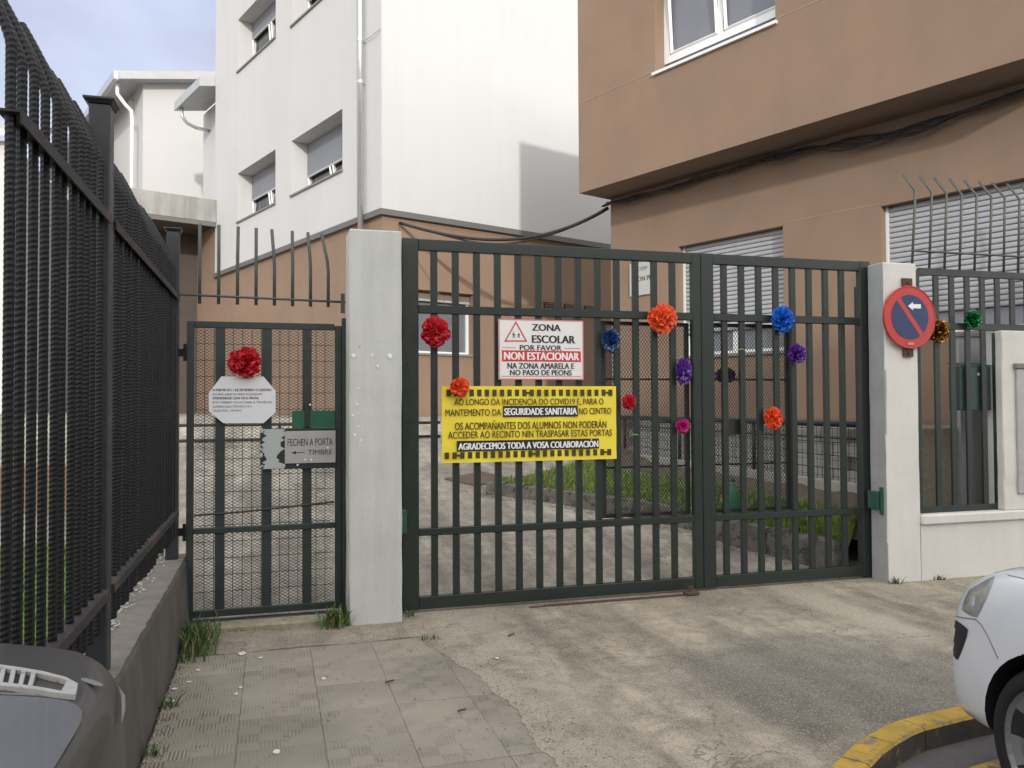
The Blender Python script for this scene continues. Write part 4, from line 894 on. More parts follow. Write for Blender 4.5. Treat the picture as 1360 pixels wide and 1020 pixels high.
for P_, u0, u1, z in ((PU, 0.0, 1.60, 6.345), (PU, 3.64, UE, 6.345), (PB, 3.23, 4.54, 3.965), (PB, 6.44, UE, 3.965)):
    mb = MB(P_); mb.box(u0, u1, -0.003, -0.0005, z-0.009, z+0.009); mb.build('render_joint', M['joint'], bb_)
wu = window(bb_, PU, *HU[0], 0.25, shut=0.0, tilt=True, glass='glass_grey', frame=0.10, base=0.17, sill_mat='pvc_white')
for h in HL: window(bb_, PB, *h, 0.2, shut=(h[3]-2.62)/(h[3]-h[2]), slats=0.062, tilt=False, glass='glass_grey', shut_mat='shutter_slat', mull=1)
pq = mb = MB(PB); mb.box(0.44, 0.99, -0.03, -0.002, 3.28, 3.80, bev=0.003); pq = mb.build('plaque', M['plaque_white'], bb_)
PBv = lambda u, v, z: V(PB(u, v, z))
for s, u0, wd, z, hh_ in (('ON PR', 0.62, 0.30, 3.50, 0.075), ('CEIP', 0.60, 0.22, 3.67, 0.05)):
    text(bb_, s, PBv(u0, -0.033, z), -dL, UZ, wd, hh_, M['ink'] if s[0] == 'O' else M['ink_grey'], 0.02)
# cables slung under the projecting floor
cb = thing('cable_bundle', 'bundle of black cables clipped under the projecting brown upper floor', 'cables', PU(3, 0.6, 4.85))
for k in range(5):
    q = random.Random(20+k); pts = []
    for i in range(57):
        u = -0.05+UE*i/56.0; s_ = 0.04+0.05*abs(sin(u*0.9+k*0.25))+0.10*max(0, min(1, (u-3.6)/1.0))*max(0, min(1, (6.6-u)/1.5))+0.02*sin(u*7+k)
        pts.append(PU(u, OV-0.05-0.025*k+q.uniform(-0.006, 0.006), 4.89-s_*(0.6+0.18*k)+q.uniform(-0.008, 0.008)))
    MB().tube(pts, 0.0125, 6).build('cable', M['cable'], cb, smooth=True)
sc_ = thing('span_cable', 'black cable sagging between the brown and the white building', 'cable', (3.5, 13.5, 4.8))
a, b = V(PB(0.0, -0.05, 4.78)), V(PR(0.36, -0.02, 4.95))
for k in range(2):
    pts = []
    for i in range(33):
        t = i/32.0; p = a.lerp(b, t); p.z -= (1.0+0.12*k)*(4*t*(1-t))*0.42*(1.25-0.5*t)*(1.0); p.z += 0.02*k*sin(9*t); pts.append(p)
    MB().tube(pts, 0.030-0.012*k if k == 0 else 0.018, 6).build('cable', M['cable'], sc_, smooth=True)
MB().tube([b, b+V((0.02, -0.05, -0.25)), V(PR(0.75, -0.03, 4.3)), V(PR(1.6, -0.03, 3.2))], 0.006, 5).build('drop_wire', M['soffit'], sc_)

# ---- house across the street, behind the camera; its shade covers the gates
oh = thing('street_house', 'long rendered row of houses across the street', 'building', (0, -12, 0))
mb = MB(); mb.box(-16, 16, -18, -10, -0.15, 7.2); mb.build('wall', M['house'], oh)
mb = MB(); mb.prism([(-16.3, -9.7, 7.21), (-16.3, -18.3, 7.21), (-16.3, -18.3, 7.35), (-16.3, -14, 7.9), (-16.3, -9.7, 7.35)], (32.6, 0, 0)); mb.build('roof', M['rooftile'], oh)
for i in range(8):
    for z in (0.9, 3.9):
        x = -14.5+3.8*i
        mb = MB(); mb.box(x, x+1.2, -10.0, -9.96, z, z+1.5); o = mb.build('window', M['pvc_white'], oh)
        mb = MB(); mb.box(x+0.07, x+1.13, -9.958, -9.94, z+0.07, z+1.43); mb.build('pane', M['glass_dark'], o)

# ================================================================== PLANTED STRIP, STONE KERB, MESH FENCE
KP = [(2.49, 9.70), (2.93, 9.42), (3.30, 9.10), (3.62, 8.76), (3.86, 8.54), (4.06, 8.32), (4.22, 8.15), (4.34, 7.98), (4.40, 7.75), (4.46, 7.52), (4.65, 7.22), (4.84, 6.95), (4.98, 6.66), (5.08, 6.40)]
KH = [0.15, 0.16, 0.165, 0.17, 0.175, 0.185, 0.19, 0.20, 0.23, 0.25, 0.27, 0.29, 0.29, 0.28]
sk = thing('stone_edging', 'row of rough dark stones edging the grass strip behind the double gate', 'edging', (4.0, 8.3, 0.2))
q = random.Random(11)
fp_ = resample(KP, 0.23)
for i in range(len(fp_)-1):
    a, b = fp_[i], fp_[i+1]; t = (b-a); tn = t.normalized(); nn = V((-tn.y, tn.x)); nn = nn if nn.x+nn.y*0.6 > 0 else -nn
    h = 0.155+0.14*min(1, max(0, (9.4-a.y)/2.6)); mb = MB(); z = ramp((a.y+b.y)/2)
    bm_ = bmesh.ops.create_icosphere(mb.bm, subdivisions=2, radius=1.0)
    for v in bm_['verts']:
        c = v.co; s = [max(-0.56, min(0.56, x))/0.56 for x in c]
        dd = 1+q.uniform(-1, 1)*(0.025 if a.y > 8.6 else 0.11)
        p = (a+b)/2+nn*0.09 + tn*(s[0]*t.length*0.51*dd) + nn*(s[1]*0.095*dd)
        v.co = (p.x, p.y, z-0.04+(s[2]*0.5+0.5)*(h+0.04)*(dd if s[2] > 0 else 1))
    mb.build('stone', M['stone'], sk)
mb = MB(); rows = []; NB = 40
kp = resample(KP, 0.085)
for p in kp:
    z = ramp(p.y); h = 0.12+0.13*min(1, max(0, (9.4-p.y)/2.6)); foot = V((5.26, max(6.35, p.y+1.2+0.5*max(0, 4-p.x))))
    tgt = V((5.26, min(12.0, 6.35+(p.y-6.40)*1.7)))
    row = []
    for s in range(7):
        f = s/6.0; xy = (p+V((0.08, 0.04))).lerp(tgt, f); zz = (z+h)*(1-f)+(0.74)*f if z+h < 0.74 else z+h
        row.append(mb.v((xy.x, xy.y, max(zz, ramp(xy.y)+0.05)+0.02*q.uniform(-1, 1))))
    rows.append(row)
for a, b in zip(rows, rows[1:]):
    for k in range(6): mb.bm.faces.new((a[k], a[k+1], b[k+1], b[k]))
bedpts = [[v.co.copy() for v in r] for r in rows]
mb.build('soil_bed', M['soil'], kind='structure', smooth=True)
def blades(pts_fn, n, h0, h1, name, m, seed, kind='stuff', wd=0.006, lean=0.6, parent=None, label=None, cat=None, group=None):
    q = random.Random(seed); mb = MB()
    for _ in range(n):
        p = V(pts_fn(q)); h = q.uniform(h0, h1); an = q.uniform(0, 2*pi); d = V((cos(an), sin(an), 0)); l = q.uniform(0.1, lean)*h; s = V((-d.y, d.x, 0))*wd*q.uniform(0.6, 1.3)
        a0, a1 = mb.v(tuple(p-s)), mb.v(tuple(p+s)); m1 = p+d*l*0.35+V((0, 0, h*0.6)); b0, b1 = mb.v(tuple(m1-s*0.8)), mb.v(tuple(m1+s*0.8)); t = mb.v(tuple(p+d*l+V((0, 0, h*0.95))))
        mi = 1 if q.random() < 0.2 else 0
        f1 = mb.bm.faces.new((a0, a1, b1, b0)); f2 = mb.bm.faces.new((b0, b1, t)); f1.material_index = f2.material_index = mi
    return mb.build(name, [m, M['straw']], parent, kind=kind, label=label, cat=cat, group=group)
def bed_pt(q):
    i = q.randrange(len(bedpts)-1); f = q.random()**1.25*0.62*6; k = int(f); g = f-k; t = q.random()
    a = bedpts[i][k].lerp(bedpts[i][k+1], g); b = bedpts[i+1][k].lerp(bedpts[i+1][k+1], g); return a.lerp(b, t)
blades(bed_pt, 11000, 0.03, 0.10, 'grass', M['grass'], 3, wd=0.005)
blades(lambda q: (q.uniform(-5, -0.95), q.uniform(2.2, 7.6), 0.44), 9000, 0.03, 0.09, 'lawn_grass', M['grass'], 4, wd=0.006)
mf = thing('mesh_fence', 'low welded wire fence under a dark rail along the grass strip', 'fence', (5.3, 9.0, 0.75))
mb = MB(); mb.box(5.262, 5.36, 6.45, 12.2, 0.3, 0.83, bev=0.01); mb.build('footing', M['footing'], mf)
mb = MB(); mb.tube([(5.30, 6.45, 1.385), (5.30, 12.2, 1.375)], 0.03, 10); mb.build('rail', M['fence_post'], mf, smooth=True)
mb = MB(); mb.tube([(5.30, 6.45, 1.245), (5.30, 12.2, 1.24)], 0.009, 6); mb.build('rail', M['mesh_black'], mf, smooth=True)
for y in (6.5, 8.3, 10.1, 11.9):
    mb = MB(); mb.tube([(5.305, y, 0.8), (5.305, y, 1.38)], 0.022, 8); mb.build('post', M['mesh_black'], mf, smooth=True)
mb = MB()
for i in range(72): y = 6.5+0.08*i; mb.box(5.288, 5.292, y-0.002, y+0.002, 0.82, 1.37)
for i in range(7): z = 0.87+0.078*i; mb.box(5.292, 5.296, 6.48, 12.2, z-0.002, z+0.002)
mb.build('wire_mesh', M['mesh_black'], mf, kind='stuff')
tw = thing('retaining_wall', 'pale concrete block wall behind the welded wire fence', 'wall', (5.5, 9.0, 0.7))
mb = MB(); mb.face([(5.445, 6.6, 0.3), (5.445, 12.0, 0.3), (5.445, 12.0, 1.33), (5.445, 6.6, 1.33)]); mb.box(5.45, 7.6, 6.6, 6.62, 0.3, 1.33); mb.face([(5.445, 6.6, 1.332), (7.6, 6.6, 1.332), (5.445, 12.05, 1.332)]); mb.build('core', M['mortar'], tw)
bk0 = None
for r_ in range(4):
    for i in range(13):
        y = 6.63+0.41*i+(0.2 if r_ % 2 else 0)
        if y+0.39 > 12.1: continue
        if bk0 is None:
            mb = MB(); mb.box(5.40, 5.444, 6.63, 7.03, 0.80, 0.925, bev=0.004); bk0 = mb.build('block', M['retain'], tw); 
        else: dup(bk0, (q.uniform(-0.003, 0.003), y-6.63, 0.132*r_))
cg = thing('green_bottle', 'green plastic bottle standing in the grass strip behind the right gate leaf', 'bottle', (4.45, 7.35, 0.5))
mb = MB(); zb = 0.47; mb.tube([(4.45, 7.35, zb), (4.45, 7.35, zb+0.01), (4.45, 7.35, zb+0.10), (4.45, 7.35, zb+0.17), (4.45, 7.35, zb+0.25), (4.45, 7.35, zb+0.30), (4.45, 7.35, zb+0.335)], [0.062, 0.07, 0.072, 0.065, 0.043, 0.022, 0.018], 14); mb.build('body', M['cone_green'], cg, smooth=True)
mb = MB(); mb.tube([(4.45, 7.35, zb+0.336), (4.45, 7.35, zb+0.365)], 0.02, 10); mb.build('cap', M['hinge_green'], cg, smooth=True)
mh = thing('drain_cover', 'rusty brown metal cover plate in the yard behind the yellow banner', 'cover', (2.45, 10.4, 0.6))
mb = MB(); cs = [(2.13, 10.46), (2.45, 10.06), (2.98, 10.38), (2.70, 10.78)]
mb.prism([(x, y, ramp(y)+0.004) for x, y in cs], (0, 0, 0.012)); mb.build('plate', M['manhole'], mh)
hr = thing('handrail', 'dark metal handrail across the yard in front of the white building', 'railing', (0.5, 12.4, 1.0))
for z in (1.30, 1.08):
    mb = MB(); mb.tube([(-2.4, 12.3, z+0.02), (2.6, 13.1, z)], 0.022, 8); mb.build('rail', M['mesh_black'], hr, smooth=True)
for k in range(5):
    x = -2.3+1.2*k; y = 12.3+0.16*(x+2.4); mb = MB(); mb.tube([(x, y, 0.8), (x, y, 1.33)], 0.02, 8); mb.build('post', M['mesh_black'], hr, smooth=True)

# ================================================================== WHITE CAR (nose at the kerb, lower right)
hd = V((0.14, 0.99, 0)).normalized(); sd_ = V((-hd.y, hd.x, 0))
CO = V((3.70, 2.275, -0.112)) + hd*0.06    # ground point under the middle of the front axle
def PC(x, y, z): return tuple(CO+hd*x+sd_*y+V((0, 0, z)))
wc = thing('white_car', 'white car with black bumper corner, nose over the yellow kerb at the right', 'car', tuple(CO))
# stations: x, half width, sill z, shoulder z, top z, roof half width
ST = [(0.735, 0.40, 0.34, 0.54, 0.62, 0.3), (0.73, 0.62, 0.31, 0.64, 0.70, 0.45), (0.70, 0.76, 0.28, 0.76, 0.82, 0.52), (0.65, 0.82, 0.26, 0.84, 0.90, 0.58), (0.54, 0.85, 0.25, 0.91, 0.97, 0.62), (0.40, 0.862, 0.245, 0.96, 1.03, 0.64), (0.10, 0.866, 0.235, 0.995, 1.075, 0.64), (-0.35, 0.866, 0.20, 0.99, 1.09, 0.64), (-0.55, 0.866, 0.20, 1.00, 1.14, 0.62), (-1.05, 0.866, 0.2, 1.02, 1.62, 0.60), (-1.6, 0.866, 0.2, 1.03, 1.76, 0.60), (-2.8, 0.866, 0.2, 1.03, 1.76, 0.60), (-3.05, 0.85, 0.24, 1.0, 1.68, 0.58), (-3.15, 0.80, 0.35, 0.95, 1.55, 0.55)]
mb = MB(PC); secs = []
for x, wd, zs0, zsh, zt0, rw in ST:
    hp = [(wd*0.90, zs0), (wd*0.985, zs0+0.10*(zsh-zs0)), (wd, zs0+0.45*(zsh-zs0)), (wd*0.985, zs0+0.8*(zsh-zs0)), (wd*0.94, zsh), (rw+(wd*0.94-rw)*0.35, zsh+(zt0-zsh)*0.62), (rw*0.8, zt0-0.015), (0.0, zt0)]
    secs.append([mb.v((x, y, z)) for y, z in hp] + [mb.v((x, -y, z)) for y, z in hp[-2::-1]])
for a, b in zip(secs, secs[1:]):
    n = len(a)
    for k in range(n): mb.bm.faces.new((a[k], b[k], b[(k+1) % n], a[(k+1) % n]))
mb.bm.faces.new(secs[0]); mb.bm.faces.new(secs[-1][::-1])
body = mb.build('body', M['car_white'], wc)
sm = body.modifiers.new('sub', 'SUBSURF'); sm.levels = 2; sm.render_levels = 2
cut = MB(PC)
for x in (0.0, -2.45):
    for s in (1, -1): cut.tube([(x, s*0.55, 0.33), (x, s*1.1, 0.33)], 0.40, 40)
cu_o = cut.build('cut', M['black_plastic'], wc)
bo = body.modifiers.new('bool', 'BOOLEAN'); bo.object = cu_o; bo.operation = 'DIFFERENCE'; bo.solver = 'EXACT'
try: bo.material_mode = 'TRANSFER'
except Exception: pass
bpy.context.view_layer.update()
me = bpy.data.meshes.new_from_object(body.evaluated_get(DG()), depsgraph=DG()); body.modifiers.clear(); old = body.data; body.data = me; bpy.data.meshes.remove(old); bpy.data.objects.remove(cu_o)
if len(me.materials) < 2: me.materials.append(M['black_plastic'])
for p in me.polygons:
    lc = V(p.center)+V(wc.location)-CO; lx, ly, lz = lc.dot(hd), lc.dot(sd_), lc.z
    inside = any(sqrt((lx-x)**2+(lz-0.33)**2) < 0.402 for x in (0.0, -2.45)) and abs(ly) > 0.5
    p.material_index = 1 if inside else 0
smooth_by_angle(body, 40)
bvh = BVHTree.FromPolygons([V(v.co)+V(wc.location) for v in me.vertices], [list(p.vertices) for p in me.polygons])
def patch(name, m, quad, dirn, off, nx=10, ny=8, parent=wc, thick=0.0, shrink=None, rnd=0.0):
    # quad: four (x, z) corners in the side view, laid on the body skin
    mb = MB(); D = (hd*dirn[0]+sd_*dirn[1]+V((0, 0, dirn[2]))).normalized(); rows = []
    for j in range(ny+1):
        row = []
        for i in range(nx+1):
            u, v_ = i/nx, j/ny
            if rnd:   # round the corners of the outline
                cu_, cv_ = 2*u-1, 2*v_-1; u, v_ = 0.5+0.5*cu_*sqrt(1-rnd*cv_*cv_/2), 0.5+0.5*cv_*sqrt(1-rnd*cu_*cu_/2)
            a = V(quad[0]).lerp(V(quad[1]), u); b = V(quad[3]).lerp(V(quad[2]), u); p = a.lerp(b, v_)
            o = V(PC(p[0], 0.82, p[1]))-D*3
            h = bvh.ray_cast(o, D)
            if h[0] is None: row.append(None); continue
            bul = off*(1.0 if not shrink else (0.3+0.7*min(1, 6*min(u, 1-u, v_, 1-v_))))
            row.append(mb.v(tuple(h[0]-D*bul)))
        rows.append(row)
    for a, b in zip(rows, rows[1:]):
        for i in range(nx):
            if None not in (a[i], a[i+1], b[i+1], b[i]): mb.bm.faces.new((a[i], a[i+1], b[i+1], b[i]))
    return mb.build(name, m, parent, smooth=True)
SD = (0.79, -0.60, -0.15)
hl = patch('headlight', M['lamp_glass'], [(0.572, 0.772), (0.468, 0.760), (0.336, 0.981), (0.520, 0.872)], SD, 0.010, shrink=True, rnd=0.32)
patch('reflector', M['lamp_reflect'], [(0.535, 0.80), (0.485, 0.795), (0.47, 0.86), (0.515, 0.86)], SD, 0.012, 6, 6, parent=hl, shrink=True)
patch('bumper_corner', M['black_plastic'], [(0.665, 0.585), (0.60, 0.530), (0.512, 0.710), (0.665, 0.722)], SD, 0.016, 14, 12, shrink=True, rnd=0.45)
def skin(p, D, off):
    D = (hd*D[0]+sd_*D[1]+V((0, 0, D[2]))).normalized(); h = bvh.ray_cast(V(PC(p[0], 0.82, p[1]))-D*3, D); return h[0]-D*off
gp_ = [V((0.475, 0.758)), V((0.44, 0.745)), V((0.40, 0.705)), V((0.37, 0.665)), V((0.345, 0.632))]
MB().tube([skin(a.lerp(b, i/4), SD, 0.0) for a, b in zip(gp_, gp_[1:]) for i in range(5)], 0.0035, 5).build('panel_gap', M['sill_grey'], wc, smooth=True)
MB().tube([skin(V((0.335, 0.983)).lerp(V((-0.6, 1.03)), i/12), SD, 0.0) for i in range(13)], 0.003, 5).build('panel_gap', M['sill_grey'], wc, smooth=True)
MB().tube([skin(V((0.60, 0.735)).lerp(V((0.475, 0.758)), i/5), SD, 0.0) for i in range(6)], 0.003, 5).build('panel_gap', M['sill_grey'], wc, smooth=True)
def wheel(x, s):
    mb = MB(PC); x += 0.05; pr_ = [(0.19, 0.645), (0.31, 0.65), (0.325, 0.68), (0.333, 0.76), (0.325, 0.81), (0.305, 0.838), (0.262, 0.842), (0.250, 0.83)]
    n = 36; rg_ = [[mb.v((x+r*cos(2*pi*k/n), s*y, 0.333+r*sin(2*pi*k/n))) for k in range(n)] for r, y in pr_]
    for a, b in zip(rg_, rg_[1:]):
        for k in range(n): mb.bm.faces.new((a[k], a[(k+1) % n], b[(k+1) % n], b[k]))
    t = mb.build('wheel', M['rubber'], wc, smooth=True)
    mb = MB(PC); prr = [(0.252, 0.832), (0.235, 0.815), (0.20, 0.80), (0.07, 0.82), (0.0001, 0.825)]
    rg_ = [[mb.v((x+r*cos(2*pi*k/n), s*y, 0.333+r*sin(2*pi*k/n))) for k in range(n)] for r, y in prr]
    for a, b in zip(rg_, rg_[1:]):
        for k in range(n):
            f = mb.bm.faces.new((a[k], a[(k+1) % n], b[(k+1) % n], b[k])); f.material_index = 1 if (a is rg_[1] or a is rg_[2]) and k % 6 in (0, 1, 2) else 0
    mb.build('rim', [M['rim'], M['black_plastic']], t)
for x in (0.0, -2.45):
    for s in (1, -1): wheel(x, s)
for s in (1, -1):
    mb = MB(PC); mb.face([(-0.72, s*0.80, 1.06), (-1.15, s*0.70, 1.52), (-2.7, s*0.68, 1.60), (-2.7, s*0.845, 1.06)]); mb.build('side_window', M['glass_dark'], wc)
mb = MB(PC); mb.face([(-0.50, 0.6, 1.16), (-0.50, -0.6, 1.16), (-1.02, -0.55, 1.60), (-1.02, 0.55, 1.60)]); mb.build('windscreen', M['glass_dark'], wc)

# ================================================================== DARK CAR (front corner, lower left)
gc = thing('grey_car', 'dusty dark grey car front corner with a broken pale slotted strip, beside the low wall', 'car', (-1.1, 0.6, 0))
OUT = [(-0.30, -1.6), (-0.30, 0.6), (-0.30, 1.70), (-0.304, 1.88), (-0.318, 2.02), (-0.345, 2.14), (-0.385, 2.235), (-0.44, 2.315), (-0.52, 2.38), (-0.63, 2.445), (-0.80, 2.462), (-1.15, 2.47)]
OUT = OUT + [(-2.3-x, y) for x, y in OUT[-2::-1]]
ctr = V((-1.15, 0.4))
def ring(mb, k, z):  # inset by k metres along the inward normal
    r_ = []
    n = len(OUT)
    for i in range(n):
        a = V(OUT[(i-1) % n]); b = V(OUT[(i+1) % n]); t = (b-a).normalized(); nn = V((-t.y, t.x)); p = V(OUT[i])+nn*k
        r_.append(mb.v((p.x, p.y, z)))
    return r_
mb = MB(); LV = [(0.06, 0.22), (0.02, 0.30), (-0.005, 0.55), (-0.004, 0.80), (0.0, 0.90), (0.006, 0.94), (0.018, 0.968), (0.040, 0.988), (0.075, 1.0)]
rs = [ring(mb, k, z) for k, z in LV]
for a, b in zip(rs, rs[1:]):
    n = len(a)
    for i in range(n): mb.bm.faces.new((a[i], a[(i+1) % n], b[(i+1) % n], b[i]))
mb.bm.faces.new(rs[-1]); mb.bm.faces.new(rs[0][::-1])
gb = mb.build('body', M['car_grey'], gc); smooth_by_angle(gb, 50)
# hood panel: slightly proud, its edge parallel to the flank
mb = MB(); hp = [(-0.347, 1.02), (-0.347, 1.70), (-0.350, 1.755), (-0.358, 1.80), (-0.373, 1.838), (-0.397, 1.870), (-0.43, 1.895), (-0.49, 1.925), (-0.60, 1.972), (-0.72, 2.01), (-0.85, 2.03), (-1.15, 2.05)]
hp = hp+[(-2.3-x, y) for x, y in hp[-2::-1]]
lo_ = [mb.v((x, y, 1.0005)) for x, y in hp]; hi_ = [mb.v((x+(0.004 if x < -1.15 else -0.004), y-0.003, 1.003)) for x, y in hp]
n = len(hp)
for i in range(n): mb.bm.faces.new((lo_[i], lo_[(i+1) % n], hi_[(i+1) % n], hi_[i]))
mb.bm.faces.new(hi_); mb.build('bonnet', M['car_hood'], gc)
# raised grooves between bonnet and strip
for k, off in enumerate((0.012, 0.026)):
    mb = MB(); pts = [(x, y+off, 1.0005) for x, y in hp[6:12]]; mb.tube(pts, 0.0028, 5); mb.build('bonnet_seal', M['scuff'] if k == 0 else M['car_grey'], gc, smooth=True)
# broken slotted strip
outer = [(-1.15, 2.325), (-0.90, 2.285), (-0.72, 2.215), (-0.61, 2.150), (-0.55, 2.108), (-0.49, 2.060), (-0.43, 2.0), (-0.395, 1.945)]
inner = [(-1.15, 2.105), (-0.90, 2.085), (-0.70, 2.045), (-0.575, 1.995), (-0.52, 1.962), (-0.47, 1.93), (-0.425, 1.895), (-0.385, 1.872)]
def lerpline(l, t):
    t *= len(l)-1; i = min(int(t), len(l)-2); return V(l[i]).lerp(V(l[i+1]), t-i)
st_ = MB(); Z0_, Z1_ = 1.0006, 1.012
def sbar(t0, t1, f0, f1):
    n = max(1, int((t1-t0)*14)); 
    for i in range(n):
        a, b = t0+(t1-t0)*i/n, t0+(t1-t0)*(i+1)/n
        P4 = [lerpline(inner, a).lerp(lerpline(outer, a), f0), lerpline(inner, b).lerp(lerpline(outer, b), f0), lerpline(inner, b).lerp(lerpline(outer, b), f1), lerpline(inner, a).lerp(lerpline(outer, a), f1)]
        st_.prism([(*p, Z0_) for p in P4], (0, 0, Z1_-Z0_))
sbar(0, 1, 0.0, 0.16); sbar(0, 1, 0.84, 1.0)
for t in (0.06, 0.13, 0.20, 0.27, 0.34, 0.41, 0.475, 0.535, 0.595, 0.655): sbar(t, t+0.026, 0.165, 0.835)
sbar(0.885, 1.0, 0.165, 0.835)
strip = st_.build('slotted_strip', M['chrome_worn'], gc)
mb = MB(); 
for i in range(26):
    a, b = i/26, (i+1)/26
    if 0.68 < a < 0.87: continue
    mb.face([(*lerpline(inner, a), 1.0016), (*lerpline(inner, b), 1.0016), (*lerpline(outer, b), 1.0016), (*lerpline(outer, a), 1.0016)])
mb.build('recess', M['plate_dark'], strip)
mb = MB(); pk_ = [(-0.376+0.026*cos(a)-0.012*sin(a), 1.985+0.026*sin(a)-0.024*cos(a), 1.0005) for a in [2*pi*k/14 for k in range(14)]]
mb.face(pk_); mb.build('paint_chip', M['scuff'], gc)
mb = MB(); mb.tube([(-0.335, 2.06, 0.962), (-0.318, 2.01, 0.955), (-0.308, 1.95, 0.945), (-0.303, 1.90, 0.935)], [0.001, 0.005, 0.005, 0.001], 6); mb.build('scrape', M['scuff'], gc, smooth=True)
mb = MB(); cabn = [[(-0.42, -1.5, 1.0), (-0.42, 0.95, 1.0), (-1.88, 0.95, 1.0), (-1.88, -1.5, 1.0)], [(-0.62, -1.3, 1.42), (-0.62, 0.30, 1.42), (-1.68, 0.30, 1.42), (-1.68, -1.3, 1.42)]]
A_ = [mb.v(p) for p in cabn[0]]; B_ = [mb.v(p) for p in cabn[1]]
for i in range(4): mb.bm.faces.new((A_[i], A_[(i+1) % 4], B_[(i+1) % 4], B_[i]))
mb.bm.faces.new(B_); mb.build('cabin', M['glass_dark'], gc)
for x in (-0.42, -1.88):
    for y in (1.75, -0.9):
        mb = MB(); mb.tube([(x-0.09, y, 0.30), (x+0.09, y, 0.30)], 0.30, 28); mb.build('wheel', M['rubber'], gc)

# ================================================================== SMALL GROWTH AND LITTER
blades(lambda q: (-0.55+abs(max(-0.2, min(0.2, q.gauss(0, 0.09)))), max(5.5, min(6.2, q.gauss(5.86, 0.16))), 0.0), 380, 0.04, 0.185, 'grass_tuft', M['weed'], 31, kind=None, wd=0.005, lean=1.0, label='long green grass tuft at the foot of the low wall by the narrow gate', cat='grass tuft', group='weeds by the narrow gate')
blades(lambda q: (q.gauss(0.44, 0.045), q.gauss(6.10, 0.05), 0.005), 150, 0.04, 0.15, 'weed', M['weed'], 32, kind=None, wd=0.009, lean=1.0, label='small leafy weed at the foot of the light grey pillar', cat='weed', group='weeds by the narrow gate')
q = random.Random(77)
for x, y, s, lb in ((-0.189, 5.60, 0.028, 'largest white scrap on the paving, in front of the narrow gate'), (-0.07, 5.47, 0.016, 'white scrap on the second row of tiles from the narrow gate'), (-0.43, 5.33, 0.016, 'flat white scrap just below the grass tuft by the low wall'), (-0.46, 5.12, 0.014, None), (-0.53, 5.02, 0.018, None), (-0.52, 4.82, 0.015, None), (-0.17, 4.93, 0.013, 'white fleck in the middle of the paving, upper of a close pair'), (-0.19, 4.83, 0.013, 'white fleck in the middle of the paving, lower of a close pair'), (0.29, 4.95, 0.015, 'lone white fleck on the tiles in front of the grey pillar'), (0.02, 3.98, 0.018, 'white scrap nearest the camera on the paving tiles'), (1.35, 5.0, 0.012, 'white fleck on the bare concrete right of the tiles')):
    mb = MB(); n = 7; pts = [(x+s*cos(2*pi*k/n)*q.uniform(0.6, 1.2), y+s*1.3*sin(2*pi*k/n)*q.uniform(0.6, 1.2), 0.002 if x < 1 else 0.008) for k in range(n)]
    mb.prism(pts, (0, 0, 0.004)); mb.build('paper_scrap', M['litter'], label=lb or 'tiny white fleck close to the foot of the low wall', cat='litter', group='white scraps on the paving')
for x, y, a, l, lb in ((0.62, 4.75, 0.3, 0.06, 'short dark twig lying across the middle of the paving tiles'), (0.92, 4.2, 0.1, 0.05, 'dark twig near the ragged edge of the paving tiles'), (1.55, 5.45, 0.5, 0.07, 'dark twig on the concrete in front of the double gate')):
    mb = MB(); mb.tube([(x, y, 0.012), (x+l*0.5*cos(a), y+l*0.5*sin(a), 0.016), (x+l*cos(a+0.2), y+l*sin(a+0.2), 0.012)], 0.005, 5)
    mb.build('twig', M['twig'], label=lb, cat='twig', group='dry twigs on the ground')

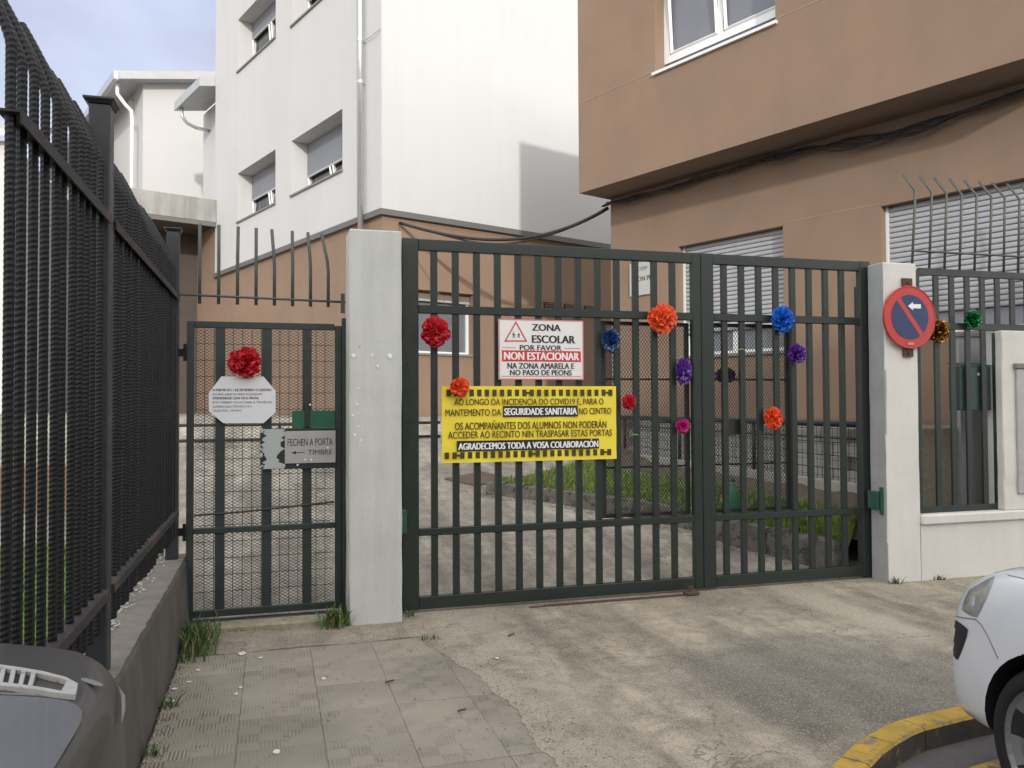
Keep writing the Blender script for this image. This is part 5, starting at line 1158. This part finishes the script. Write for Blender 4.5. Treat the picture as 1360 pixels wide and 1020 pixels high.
# loose grit: thickest along the foot of the wall and the gate, sparse elsewhere
q = random.Random(5); mb = MB()
for i in range(5200):
    z = q.random()
    if z < 0.30: x, y = -0.565+abs(q.gauss(0, 0.05)), q.uniform(2.4, 6.1)
    elif z < 0.45: x, y = q.uniform(-0.5, 5.2), 6.25-abs(q.gauss(0, 0.10))
    elif z < 0.55: x, y = q.uniform(5.2, 8.0), 6.055-abs(q.gauss(0, 0.05))
    elif z < 0.70: t = q.randrange(len(rag)); x, y = rag[t][0]+q.gauss(0.05, 0.12), rag[t][1]
    else: x, y = q.uniform(-0.5, 6), q.uniform(3.2, 6.2)
    if x > 1.5 and y < 3.6: continue
    if 0.52 < x < 0.93 and y > 6.05: y -= 0.22
    r = q.uniform(0.0018, 0.0055)*(1.5 if q.random() < 0.06 else 1); c = V((x, y, 0.003+r*0.4)); vs = [mb.v(tuple(c+V(d)*r*q.uniform(0.7, 1.2))) for d in ((1,0,0),(-1,0,0),(0,1,0),(0,-1,0),(0,0,0.8))]
    m_ = q.randrange(3)
    for a, b in ((0,2),(2,1),(1,3),(3,0)): mb.bm.faces.new((vs[a], vs[b], vs[4])).material_index = m_
for i in range(1500):
    p = kp[q.randrange(len(kp))]; x, y = p.x-abs(q.gauss(0, 0.12)), p.y-abs(q.gauss(0, 0.08)); r = q.uniform(0.004, 0.014); an = q.uniform(0, 6.3)
    if y < 6.45: continue
    z = ramp(y)+0.004; d = V((cos(an), sin(an), q.uniform(-0.3, 0.3)))*r; e_ = V((-sin(an), cos(an), q.uniform(-0.2, 0.4)))*r*0.6; c = V((x, y, z+0.004))
    mb.face([tuple(c-d), tuple(c-e_), tuple(c+d), tuple(c+e_)], q.choice((1, 1, 3)))
mb.build('grit', [M['footing'], M['soil'], M['stone'], M['twig']], kind='stuff')
for k, (x, y, n, h) in enumerate(((-0.53, 4.72, 26, 0.09), (-0.54, 4.1, 18, 0.07), (5.24, 6.03, 26, 0.08), (5.75, 6.035, 20, 0.06), (0.98, 6.20, 18, 0.07), (1.02, 5.55, 12, 0.05))):
    blades(lambda q: (x+q.gauss(0, 0.03), y+q.gauss(0, 0.02), 0.002), n, 0.02, h, 'weed', M['weed'], 60+k, kind=None, wd=0.005, lean=1.4, label=('tiny weed in the joint at the foot of the low wall', 'tiny weed nearest the grey car by the low wall', 'tiny weed at the foot of the white pillar', 'tiny weed at the foot of the white wall under the barred opening', 'tiny weed between the grey pillar and the double gate', 'tiny weed in the edge of the paving tiles')[k], cat='weed', group='weeds in the cracks')
